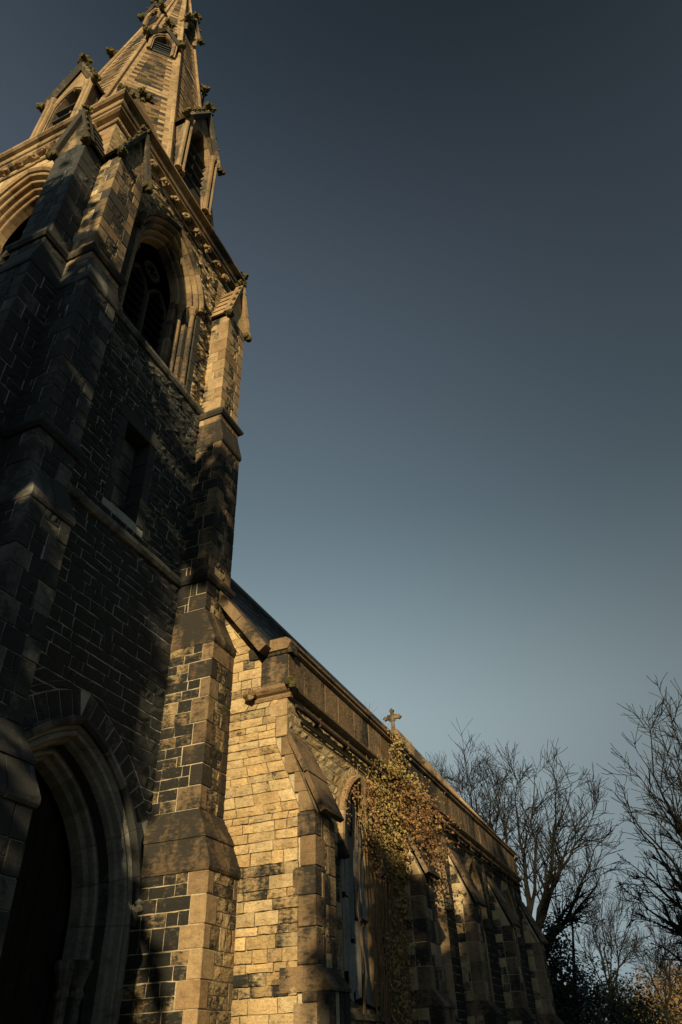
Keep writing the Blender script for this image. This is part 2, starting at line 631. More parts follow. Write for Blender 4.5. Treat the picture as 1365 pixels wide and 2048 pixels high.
# ------------------------------------------------------------------ pieces of masonry: the largest in view become objects, the rest one mesh
class Building:
    def __init__(self, name, base, label):
        self.base = Vector(base)
        self.root = thing(name, base, label, 'church')
        self.pieces = {}          # (kind, parent part name) -> list
        self.parts = {}

    def part(self, name, mb, mat, smooth=False, key=None, label=None, parent=None):
        o = link_mesh(name, mb, mat, parent or self.root, self.base, smooth)
        if label:
            o['label'] = label
        if key:
            self.parts[key] = o
        return o

    def group(self, key, name):
        """a part that only holds sub-parts: an empty under the thing"""
        o = bpy.data.objects.new(name, None)
        COL.objects.link(o)
        o.parent = self.root
        self.parts[key] = o
        return o

    def piece(self, kind, key, mb, mat, cap=None):
        xs, ys = [], []
        for p in mb.v[::3]:
            q = project(Vector(p))
            if q is None:
                xs = []
                break
            xs.append(q[0])
            ys.append(q[1])
        sc = 0
        if xs:
            x0, x1, y0, y1 = max(min(xs), 0), min(max(xs), 1365), max(min(ys), 0), min(max(ys), 2048)
            if x1 > x0 and y1 > y0:
                sc = (x1 - x0) * (y1 - y0)
        self.pieces.setdefault(kind, []).append((sc, len(self.pieces.get(kind, [])), key, mb, mat))

    def finish(self, cap=290):
        for kind, L in self.pieces.items():
            L.sort(key=lambda t: (-t[0], t[1]))
            rest = {}
            for i, (sc, _, key, mb, mat) in enumerate(L):
                if i < cap and sc > 12:
                    link_mesh(kind, mb, mat, self.parts[key], self.base)
                else:
                    rest.setdefault((key, mat), MB()).join(mb)
            for (key, mat), mb in rest.items():
                o = link_mesh(kind + '_courses', mb, mat, self.parts[key], self.base)
                o['kind'] = 'stuff'


def course_heights(z0, z1, lo=0.17, hi=0.27, R=None):
    R = R or rng
    z = z0
    out = []
    while z < z1 - 1e-4:
        h = R.uniform(lo, hi)
        if z1 - (z + h) < lo * 0.8:
            h = z1 - z
        out.append((z, z + h))
        z += h
    return out


def coursed(B, key, P, spans, z0, z1, soot, back=-0.03, lo=0.17, hi=0.27, length=(0.28, 0.62), joint=0.012, mat='rough_stone',
            front=0.02, bulge=0.012, kind='stone_block', nu=3, nv=2, rnd_shift=0.0, courses=None, jit=0.006):
    """spans(v) -> list of (ul, ur) solid intervals at height v (same count for both edges of a course)"""
    if not P.faces_cam():
        return
    for (a, b_) in (courses or course_heights(z0, z1, lo, hi)):
        va, vb = a + joint / 2, b_ - joint / 2
        sa, sb, smid = spans(va), spans(vb), spans((va + vb) / 2)
        if not (len(sa) == len(sb)):
            sa = sb = smid
        for (l0, r0), (l1, r1) in zip(sa, sb):
            lm, rm = (l0 + l1) / 2, (r0 + r1) / 2
            if rm - lm < 0.05:
                continue
            cuts = [0.0]
            u = 0.0
            W = rm - lm
            first = rng.uniform(0.12, length[1])
            u = first if first < W else W
            while u < W - 1e-6:
                cuts.append(u)
                w = rng.uniform(*length)
                if W - (u + w) < length[0] * 0.55:
                    break
                u += w
            cuts.append(W)
            cuts = sorted(set(cuts))
            for c0, c1 in zip(cuts[:-1], cuts[1:]):
                if c1 - c0 < 0.04:
                    continue
                f0, f1 = c0 / W, c1 / W
                j = joint / 2
                q = ((l0 + (r0 - l0) * f0 + j, va), (l0 + (r0 - l0) * f1 - j, va),
                     (l1 + (r1 - l1) * f1 - j, vb), (l1 + (r1 - l1) * f0 + j, vb))
                if q[1][0] - q[0][0] < 0.02 and q[2][0] - q[3][0] < 0.02:
                    continue
                s = soot((lm + (c0 + c1) / 2), (va + vb) / 2) if callable(soot) else soot
                mb = quad_block(P, q, front=front * rng.uniform(0.6, 1.3), bulge=bulge, nu=nu, nv=nv,
                                rnd=min(1, max(0, rng.random() + rnd_shift)), soot=s, jit=jit, back=back)
                B.piece(kind, key, mb, mat)


def backing(P, spans, z0, z1, d=0.0, step=0.15, rnd=0.5, soot=0.2, mb=None):
    """mortar bed behind the stones, with the openings left out"""
    mb = mb or MB()
    n = max(1, int(math.ceil((z1 - z0) / step)))
    for k in range(n):
        a, b_ = z0 + (z1 - z0) * k / n, z0 + (z1 - z0) * (k + 1) / n
        sa, sb = spans(a), spans(b_)
        if len(sa) != len(sb):
            sa = sb = spans((a + b_) / 2)
        for (l0, r0), (l1, r1) in zip(sa, sb):
            o = len(mb.v)
            mb.v += [P.pt(l0, a, d), P.pt(r0, a, d), P.pt(r1, b_, d), P.pt(l1, b_, d)]
            s = soot((l0 + r0) / 2, (a + b_) / 2) if callable(soot) else soot
            mb.face([o, o + 1, o + 2, o + 3], rnd, s)
    return mb


class Arch:
    """two-centred pointed arch: half width w, springing z, rise h, jambs from z0"""
    def __init__(self, c, w, zs, h, z0):
        self.c, self.w, self.zs, self.h, self.z0 = c, w, zs, h, z0
        self.R = (w * w + h * h) / (2 * w)
        self.e = self.R - w

    def apex(self, d=0.0):
        return self.zs + math.sqrt((self.R + d) ** 2 - self.e ** 2)

    def half(self, v, d=0.0):
        if v <= self.zs:
            return self.w + d
        t = (self.R + d) ** 2 - (v - self.zs) ** 2
        return max(0.0, math.sqrt(t) - self.e) if t > 0 else 0.0

    def path(self, d, n=8, z0=None):
        """points (u,v) from left foot over the apex to the right foot"""
        z0 = self.z0 if z0 is None else z0
        th = math.acos(self.e / (self.R + d))
        right = [(self.c + self.w + d, z0)]
        for k in range(n + 1):
            a = th * k / n
            right.append((self.c - self.e + (self.R + d) * math.cos(a), self.zs + (self.R + d) * math.sin(a)))
        left = [(2 * self.c - u, v) for u, v in right]
        return left[:-1] + right[::-1]

    def at(self, side, a, d):
        """point on the arc at angle a on side +1/-1"""
        return (self.c + side * (-self.e + (self.R + d) * math.cos(a)), self.zs + (self.R + d) * math.sin(a))


def arch_sweep(P, A, prof, n=8, z0=None, rnd=0.5, soot=0.0, close=True):
    """prof: list of (offset outward in plane, depth d). Returns list of mbs: one per stone (jamb + arc pieces)"""
    paths = [A.path(o, n, z0) for o, _ in prof]
    m = len(paths[0])
    # breaks: jamb / arcs in pieces of two steps
    idxs = [0, 1] + list(range(3, m - 3, 2)) + [m - 2, m - 1]
    mid = (m - 1) // 2
    idxs = sorted(set(idxs + [mid]))
    out = []
    np_ = len(prof)
    for a, b_ in zip(idxs[:-1], idxs[1:]):
        mb = MB()
        r = rng.random()
        s = soot + rng.uniform(-0.12, 0.12)
        for k in range(a, b_ + 1):
            for j in range(np_):
                u, v = paths[j][k]
                # small joint gap
                if k == a and a != 0:
                    u2, v2 = paths[j][k + 1]
                    L_ = math.hypot(u2 - u, v2 - v)
                    f = min(0.3, 0.004 / max(L_, 1e-4))
                    u, v = u + (u2 - u) * f, v + (v2 - v) * f
                if k == b_ and b_ != m - 1:
                    u2, v2 = paths[j][k - 1]
                    L_ = math.hypot(u2 - u, v2 - v)
                    f = min(0.3, 0.004 / max(L_, 1e-4))
                    u, v = u + (u2 - u) * f, v + (v2 - v) * f
                mb.v.append(P.pt(u, v, prof[j][1]))
        cnt = b_ - a
        for k in range(cnt):
            for j in range(np_ - (0 if close else 1)):
                j2 = (j + 1) % np_
                mb.face([k * np_ + j, (k + 1) * np_ + j, (k + 1) * np_ + j2, k * np_ + j2], r, s)
        if close:
            mb.face(list(range(np_)), r, s)
            mb.face([cnt * np_ + j for j in range(np_ - 1, -1, -1)], r, s)
        out.append(mb)
    return out


def roll(o0, d0, r, n=6, a0=-90, a1=90):
    """a rounded nose for a moulding profile, in (offset, depth)"""
    return [(o0 + r * math.sin(math.radians(a0 + (a1 - a0) * k / n)), d0 + r * math.cos(math.radians(a0 + (a1 - a0) * k / n))) for k in range(n + 1)]


# ================================================================== GROUND
mb = MB()
N_ = 48
ext = 900.0
for j in range(N_ + 1):
    for i in range(N_ + 1):
        fx, fy = (i / N_ * 2 - 1), (j / N_ * 2 - 1)
        x, y = ext * fx * abs(fx), ext * fy * abs(fy)
        d = math.hypot(x, y)
        z = 0.0
        if d > 60:
            z = (mnoise.noise(Vector((x * 0.006, y * 0.006, 3.0)))) * min(1, (d - 60) / 200) * 3.0
        mb.v.append((x, y, z))
for j in range(N_):
    for i in range(N_):
        a = j * (N_ + 1) + i
        mb.face([a, a + 1, a + N_ + 2, a + N_ + 1], 0.5, 0)
g = link_mesh('ground', mb, 'grass')
g['kind'] = 'structure'

# ================================================================== TOWER
X0, X1 = -13.2, -8.0
Y0, Y1 = 5.6, 11.45
CX, CY = -10.6, 8.52
ZT = 20.9           # wall top (cornice starts)
T = Building('church_tower', (CX, CY, 0), 'tall sooty stone tower with sunlit spire rising on the left')
PR = Plane((X1, 0, 0), (0, 1, 0), (1, 0, 0))       # u = Y
PL = Plane((0, Y0, 0), (1, 0, 0), (0, -1, 0))      # u = X

DOOR = Arch(8.5, 1.50, 3.40, 2.14, 0.0)
BELF = Arch(8.5, 0.88, 18.30, 1.45, 15.1)
BELFL = Arch(CX, 0.88, 18.30, 1.45, 15.1)
AU0, AU1 = 5.60, 6.45
CU0, CU1 = 10.60, 11.45
SL0, SL1, SLZ0, SLZ1 = 8.16, 8.96, 10.25, 12.45     # slit window opening


def cut(base, holes):
    out = list(base)
    for h0, h1 in holes:
        nxt = []
        for l, r in out:
            if h1 <= l or h0 >= r:
                nxt.append((l, r))
            else:
                nxt.append((l, max(l, h0)))
                nxt.append((min(r, h1), r))
        out = nxt
    return out


def r_spans(off_d=0.0, ring=False):
    def f(v):
        holes = []
        dd = 0.98 if ring else 0.0
        if v < DOOR.apex(dd if ring else off_d):
            if ring:
                w = DOOR.half(v, 0.98) if v > 4.2 else DOOR.half(v, 0.55)
            else:
                w = DOOR.half(v, off_d)
            holes.append((DOOR.c - w, DOOR.c + w))
        bd = 0.86 if ring else 0.52
        if 15.05 < v < BELF.apex(bd):
            w = BELF.half(v, bd) if (v > 18.3 or not ring) else BELF.half(v, 0.69)
            holes.append((BELF.c - w, BELF.c + w))
        e = 0.22 if ring else 0.0
        if SLZ0 - e < v < SLZ1 + (0.33 if ring else 0):
            holes.append((SL0 - e, SL1 + e))
        lo, hi = AU1 - 0.02, CU0 + 0.02
        return [(l, r) for l, r in cut([(lo, hi)], holes)]
    return f


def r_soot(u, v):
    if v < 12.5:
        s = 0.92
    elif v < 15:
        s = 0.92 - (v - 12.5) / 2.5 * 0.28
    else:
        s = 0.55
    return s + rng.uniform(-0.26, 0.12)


# mortar beds -------------------------------------------------------
mb = MB()
backing(PR, r_spans(0.45), 0, 15.05, d=-0.006, soot=lambda u, v: 0.22, mb=mb)
backing(PR, r_spans(0.5), 15.05, ZT + 0.4, d=-0.006, soot=lambda u, v: 0.3, mb=mb)


def l_spans(ring=False):
    def f(v):
        bd = 0.86 if ring else 0.52
        holes = []
        if 15.05 < v < BELFL.apex(bd):
            w = BELFL.half(v, bd) if (v > 18.3 or not ring) else BELFL.half(v, 0.69)
            holes.append((CX - w, CX + w))
        return cut([(X0, X1 - 0.84)], holes)
    return f


backing(PL, l_spans(), 0, ZT + 0.4, d=-0.006, soot=0.2, mb=mb)
# the two faces turned away
o = len(mb.v)
mb.v += [(X0, Y0, 0), (X0, Y1, 0), (X1, Y1, 0), (X0, Y0, ZT + 1), (X0, Y1, ZT + 1), (X1, Y1, ZT + 1), (X1, Y0, ZT + 1), (X1 - .006, Y0 + .006, 0), (X1 - .006, Y0 + .006, ZT + 1)]
mb.face([o + 1, o, o + 3, o + 4], .5, .4)
mb.face([o + 2, o + 1, o + 4, o + 5], .5, .4)
mb.face([o + 3, o + 6, o + 5, o + 4], .5, .4)
wall = T.part('wall', mb, 'shade_grey_mortar', key='wall', label='blackened coursed stone wall of the tower')

# stones of the long dark face --------------------------------------
coursed(T, 'wall', PR, r_spans(ring=True), 0, 9.70, r_soot, lo=0.165, hi=0.25, length=(0.22, 0.56), joint=0.027, front=0.022, bulge=0.02, mat='shade_black_stone', jit=.010)
coursed(T, 'wall', PR, r_spans(ring=True), 9.95, 14.85, r_soot, lo=0.13, hi=0.2, length=(0.2, 0.5), joint=0.03, front=0.03, bulge=0.026, mat='shade_black_stone', jit=.012)
coursed(T, 'wall', PR, r_spans(ring=True), 15.0, ZT + 0.35, r_soot, lo=0.13, hi=0.19, length=(0.2, 0.5), joint=0.022, front=0.034, bulge=0.032, jit=.012)
coursed(T, 'wall', PL, l_spans(ring=True), 13.0, ZT + 0.35, lambda u, v: rng.uniform(0.0, 0.3), lo=0.15, hi=0.22, length=(0.24, 0.6), front=0.02)
coursed(T, 'wall', PL, lambda v: [(X1 - 0.86, X1 + 0.012)], 18.9, ZT + 0.35, 0.25, lo=0.28, hi=0.36, length=(0.3, 0.5), front=0.012, bulge=0.004, mat='dressed_stone')
coursed(T, 'wall', PR, lambda v: [(Y0, AU1)], 18.9, ZT + 0.35, 0.3, lo=0.15, hi=0.22, length=(0.24, 0.5), front=0.02)
coursed(T, 'wall', PR, lambda v: [(CU0, Y1)], 18.9, ZT + 0.35, 0.3, lo=0.15, hi=0.22, length=(0.24, 0.5), front=0.02)

# strings across the walls -------------------------------------------
STRING = [(-0.05, -0.02), (0.07, -0.01), (0.115, 0.06), (0.125, 0.13), (0.06, 0.20), (-0.05, 0.27)]


def string_course(key, P, u0, u1, z, soot, cuts=None, prof=STRING):
    for q in extrude_profile(P, [(d, z + v) for d, v in prof], u0, u1, soot=soot, cuts=cuts):
        T.piece('string_stone', key, q, 'shade_grey_stone' if P is PR else 'dressed_stone')  # shade-toned grey copy on the dark face, tan on the sunlit one


string_course('wall', PR, AU1, CU0, 9.69, 0.55, cuts=[7.3, 8.2, 9.0, 9.9])
string_course('wall', PR, AU1, CU0, 14.80, 0.55, cuts=[7.2, 8.1, 9.1, 9.8])
string_course('wall', PL, X0, X1 - 0.85, 14.80, 0.4, cuts=[-12.2, -11.2, -10.1])


# ------------------------------------------------------------------ buttresses
STAGES = [  # z0, z1, projection, widening
    (0.0, 4.10, 1.34, 0.14),
    (5.08, 8.22, 0.98, 0.0),
    (9.02, 9.70, 0.71, 0.0),
    (9.94, 13.72, 0.72, 0.0),
    (14.45, 14.66, 0.63, 0.0),
    (14.92, 18.80, 0.57, 0.0),
]


def uring(P, u0, u1, p, z):
    return [P.pt(u0, z, -0.05), P.pt(u1, z, -0.05), P.pt(u1, z, p), P.pt(u0, z, p)]


def buttress(B, P, u0, u1, stages, key, soots, zmax=None, tips=True):
    """soots: dict with front/left/right rough soot values (callables of z) and 'quoin'"""
    core = MB()
    rg = []
    for z0, z1, p, w in stages:
        rg += [uring(P, u0 - w, u1 + w, p - 0.006, z0), uring(P, u0 - w, u1 + w, p - 0.006, z1)]
    core = loft(rg, soot=soots['mortar'])
    bo = B.part('buttress', core, soots.get('bed', 'mortar'), key=key)
    qm = soots.get('qmat', lambda z: 'dressed_stone')
    rm = soots.get('rmat', lambda z: 'rough_stone')
    for z0, z1, p, w in stages:
        a, b_ = u0 - w, u1 + w
        n = max(1, round((z1 - z0) / 0.37))
        hs_ = [z0]
        for k in range(n):
            hs_.append(z0 + (z1 - z0) * (k + 1) / n + (rng.uniform(-0.06, 0.06) if k < n - 1 else 0))
        e = 0.012
        for k, (za, zb) in enumerate(zip(hs_[:-1], hs_[1:])):
            q0, q1 = za + 0.006, zb - 0.006
            lf = 0.30 if k % 2 else 0.20
            ls = 0.24 if k % 2 else 0.40
            rf = 0.22 if k % 2 else 0.30
            rs = 0.40 if k % 2 else 0.24
            lf *= rng.uniform(0.85, 1.15)
            rf *= rng.uniform(0.85, 1.15)
            ls = min(p - 0.02, ls * rng.uniform(0.85, 1.3))
            rs = min(p - 0.02, rs * rng.uniform(0.85, 1.3))
            full = rng.random() < 0.10
            if full:
                lf = (b_ - a) - rf - 0.012
            zm = (za + zb) / 2
            B.piece('quoin', key, cbox(P, a - e, a + lf, q0, q1, p - ls, p + e, rnd=rng.random(), soot=soots['quoin'](zm) + rng.uniform(-.15, .15)), qm(zm))
            B.piece('quoin', key, cbox(P, b_ - rf, b_ + e, q0, q1, p - rs, p + e, rnd=rng.random(), soot=soots['quoin'](zm) + rng.uniform(-.15, .15)), qm(zm))
            m_ = 2 if zb - za > 0.34 else 1
            cs = [(za + (zb - za) * t / m_, za + (zb - za) * (t + 1) / m_) for t in range(m_)]
            if not full:
                coursed(B, key, P.off(p), lambda v: [(a + lf + 0.008, b_ - rf - 0.008)], 0, 0, lambda u, v: soots['front'](v) + rng.uniform(-.1, .1),
                        courses=cs, length=(0.16, 0.4), joint=0.014, mat=rm(zm))
            coursed(B, key, P.left(a), lambda v: [(0.0, p - ls - 0.008)], 0, 0, lambda u, v: soots['left'](v) + rng.uniform(-.15, .1),
                    courses=cs, length=(0.2, 0.55), joint=0.016, mat=rm(zm))
            coursed(B, key, P.right(b_), lambda v: [(-(p - rs - 0.008), 0.0)], 0, 0, lambda u, v: soots['right'](v) + rng.uniform(-.1, .1),
                    courses=cs, length=(0.2, 0.55), joint=0.016, mat=rm(zm))
    # weatherings and strings between the stages
    for (za0, za1, pa, wa), (zb0, zb1, pb, wb) in zip(stages[:-1], stages[1:]):
        s = soots['cap']
        if zb0 - za1 > 0.4:
            zt = zb0
            lip = 0.05
            if zb0 - za1 > 0.9:
                zm = za1 + 0.10 + (zt - za1 - 0.10) * 0.45
                pm = pa + lip + (pb - pa - lip) * 0.45
                wm = wa + lip + (wb - wa - lip) * 0.45
                segs = [[(za1 - 0.02, pa + 0.03, wa + 0.03), (za1 + 0.02, pa + lip, wa + lip), (za1 + 0.09, pa + lip, wa + lip), (zm - .004, pm + 0.015, wm + 0.015)],
                        [(zm, pm + 0.035, wm + 0.035), (zm + 0.03, pm + 0.035, wm + 0.035), (zt, pb + 0.004, wb + 0.004)]]
            else:
                segs = [[(za1 - 0.02, pa + 0.03, wa + 0.02), (za1 + 0.02, pa + lip, wa + lip * .6), (za1 + 0.10, pa + lip, wa + lip * .6), (zt, pb + 0.004, wb + 0.004)]]
            for sg in segs:
                uj = (u0 + u1) / 2 + rng.uniform(-.15, .15)
                for h_ in (0, 1):
                    B.piece('weathering_slab', key, loft([uring(P, u0 - w, uj - .006, p, z) if h_ == 0 else uring(P, uj + .006, u1 + w, p + .004, z) for z, p, w in sg],
                                                         rnd=rng.random(), soot=s + rng.uniform(-.12, .12)), qm(za1))
        else:
            z = za1 - 0.01
            prof = [(0.0, 0.0), (0.05, 0.0), (0.10, 0.07), (0.105, 0.14), (0.03, 0.24), (0.0, zb0 - za1 + 0.01)]
            B.piece('string_stone', key, loft([uring(P, u0 - d, u1 + d, (pa if v < .2 else pb) + d + .004, z + v) for d, v in prof], rnd=rng.random(), soot=s), qm(za1))
    return bo


def crocket(c, r, seed, up=Vector((0, 0, 1)), out=Vector((1, 0, 0))):
    """a curled leaf crocket: a few lobes"""
    mb = ico(c, r * 0.55, seed, 0.35, 1, rnd=rng.random())
    for k in range(4):
        a = k * 1.57 + seed
        side = up.cross(out)
        d = (out * 0.7 + up * (0.5 * math.sin(a)) + side * (0.7 * math.cos(a)))
        mb.join(ico(Vector(c) + d * r * 0.6, r * 0.4, seed + k, 0.4, 0, rnd=rng.random()))
    return mb


def finial(c, r, seed, h=None):
    """leafy cross-shaped finial on a short neck"""
    c = Vector(c)
    h = h or r * 2.2
    mb = MB()
    tube([c, c + Vector((0, 0, h * 0.5))], [r * 0.32, r * 0.22], 6, mb=mb)
    for k in range(4):
        a = k * math.pi / 2 + 0.3
        mb.join(ico(c + Vector((math.cos(a) * r * 0.75, math.sin(a) * r * 0.75, h * 0.55)), r * 0.42, seed + k, 0.5, 1, rnd=rng.random()))
        mb.join(ico(c + Vector((math.cos(a + .8) * r * 0.4, math.sin(a + .8) * r * 0.4, h * 0.8)), r * 0.32, seed + k + 9, 0.5, 0, rnd=rng.random()))
    mb.join(ico(c + Vector((0, 0, h)), r * 0.35, seed + 5, 0.4, 1, rnd=rng.random()))
    return mb


def gablet(B, P, u0, u1, p, zb, za, key, depth_back=0.0, soot=0.25, crockets=4, cr=0.085, fr=0.16, stones='rough_stone', over=0.09):
    """gabled cap of a buttress: gable wall, raking copings with crockets, kneelers, finial, two roof slopes"""
    um = (u0 + u1) / 2
    g_ = MB()
    g_.v += [P.pt(u0, zb, p), P.pt(u1, zb, p), P.pt(um, za - 0.1, p), P.pt(u0, zb, depth_back), P.pt(u1, zb, depth_back), P.pt(um, za - 0.1, depth_back)]
    for q in ([0, 1, 2], [1, 4, 5, 2], [3, 0, 2, 5], [0, 3, 4, 1]):
        g_.face(q, 0.4, soot)
    go = B.part('gablet', g_, stones, key=key)
    # roof slabs on both slopes
    for sgn in (-1, 1):
        ue = u0 if sgn < 0 else u1
        nrow = 5
        for k in range(nrow):
            f0, f1 = k / nrow, (k + 1) / nrow
            ua, ub = ue + sgn * over + (um - ue - sgn * over) * f0, ue + sgn * over + (um - ue - sgn * over) * f1
            zs_, ze_ = zb - 0.05 + (za - zb + 0.05) * f0, zb - 0.05 + (za - zb + 0.05) * f1
            mb_ = MB()
            nx, nz = (za - zb), (abs(um - ue) + over)
            L_ = math.hypot(nx, nz)
            ox, oz = sgn * nx / L_ * 0.05, nz / L_ * 0.05
            pts = [(ua, zs_), (ub, ze_), (ub + ox * 0.4, ze_ + oz * 0.4), (ua + ox, zs_ + oz)]
            mb_.v = [P.pt(u, z, depth_back) for u, z in pts] + [P.pt(u, z, p + 0.02) for u, z in pts]
            for q in ([0, 1, 5, 4], [1, 2, 6, 5], [2, 3, 7, 6], [3, 0, 4, 7], [3, 2, 1, 0], [4, 5, 6, 7]):
                mb_.face(q, 0.3 + 0.1 * k, soot + .05)
            B.piece('roof_slab', key, mb_, 'dressed_stone')
        # coping bar
        a = Vector(P.pt(ue + sgn * over, zb - 0.05, p + 0.06))
        c = Vector(P.pt(um, za + 0.02, p + 0.06))
        slab = MB()
        tl = Vector(P.U) * (sgn * (za - zb)) + Vector((0, 0, abs(um - ue)))
        tl.normalize()
        for e_ in (a, c):
            slab.v += [tuple(e_ - tl * .05 - P.N * .16), tuple(e_ - tl * .05 + P.N * .05), tuple(e_ + tl * .06 + P.N * .09), tuple(e_ + tl * .08 - P.N * .16)]
        for q in ([0, 1, 5, 4], [1, 2, 6, 5], [2, 3, 7, 6], [3, 0, 4, 7], [3, 2, 1, 0], [4, 5, 6, 7]):
            slab.face(q, rng.random(), soot + .12)
        B.piece('coping', key, slab, 'dressed_stone')
        for k in range(crockets):
            f = (k + 0.6) / (crockets + 0.3)
            pt = a.lerp(c, f) + P.U * (sgn * 0.05) + Vector((0, 0, 0.06)) + P.N * 0.02
            B.piece('crocket', key, crocket(pt, cr, k * 3 + sgn + 5, out=P.N), 'mossy_stone')
        kn = cbox(P, ue + sgn * 0.02 - 0.09, ue + sgn * 0.02 + 0.09, zb - 0.16, zb + 0.03, p - 0.05, p + 0.15, 0.03, rnd=0.2, soot=0.3)
        kn.join(ico(P.pt(ue + sgn * 0.1, zb - 0.1, p + 0.1), 0.11, 3 + sgn, 0.35, 1, soot=0.3))
        B.piece('kneeler', key, kn, 'mossy_stone')
    B.piece('finial', key, finial(P.pt(um, za - 0.02, p + 0.02), fr, int(um * 10) % 17), 'mossy_stone')
    return go


DK = lambda z: 0.72 if z < 13 else 0.45
soA = dict(front=lambda z: 0.85 if z < 14 else 0.62, left=lambda z: 0.8 if z < 14 else 0.4, right=lambda z: 0.7,
           quoin=lambda z: 0.60 if z < 14 else 0.5, cap=0.62, mortar=0.2, bed='shade_grey_mortar', qmat=lambda z: 'shade_grey_stone' if z < 14.5 else 'dressed_stone', rmat=lambda z: 'shade_black_stone' if z < 14.5 else 'rough_stone')  # shade-toned stone copies low down, tan ones where the sun reaches
soC = dict(front=lambda z: 0.56, left=lambda z: 0.68 if z < 8.5 else (0.70 if z < 14.5 else 0.40), right=lambda z: 0.6,
           quoin=lambda z: (0.36 if z < 4.2 else 0.58) if z < 10 else (0.52 if z < 14.5 else 0.3), cap=0.70, mortar=0.3,
           qmat=lambda z: 'brown_stone' if 3.9 < z < 14.6 else 'dressed_stone')
soB = dict(front=lambda z: 0.84, left=lambda z: 0.6, right=lambda z: 0.84 if z < 15 else 0.7,
           quoin=lambda z: 0.72, cap=0.62, mortar=0.2, bed='shade_grey_mortar', qmat=lambda z: 'shade_grey_stone', rmat=lambda z: 'shade_black_stone')  # shade-toned stone copies over the full height
buttress(T, PR, AU0, AU1, STAGES, 'butt_a', soA)
buttress(T, PR, CU0, CU1, STAGES, 'butt_c', soC)
buttress(T, PL, X1 - 0.85, X1, STAGES, 'butt_b', soB)
gablet(T, PR, AU0, AU1, 0.57, 18.80, 20.55, 'gab_a', soot=0.5)
gablet(T, PR, CU0, CU1, 0.57, 18.80, 20.55, 'gab_c', soot=0.1)
gablet(T, PL, X1 - 0.85, X1, 0.57, 18.80, 20.55, 'gab_b', soot=0.6)

# ------------------------------------------------------------------ belfry windows
SOF = 0.10


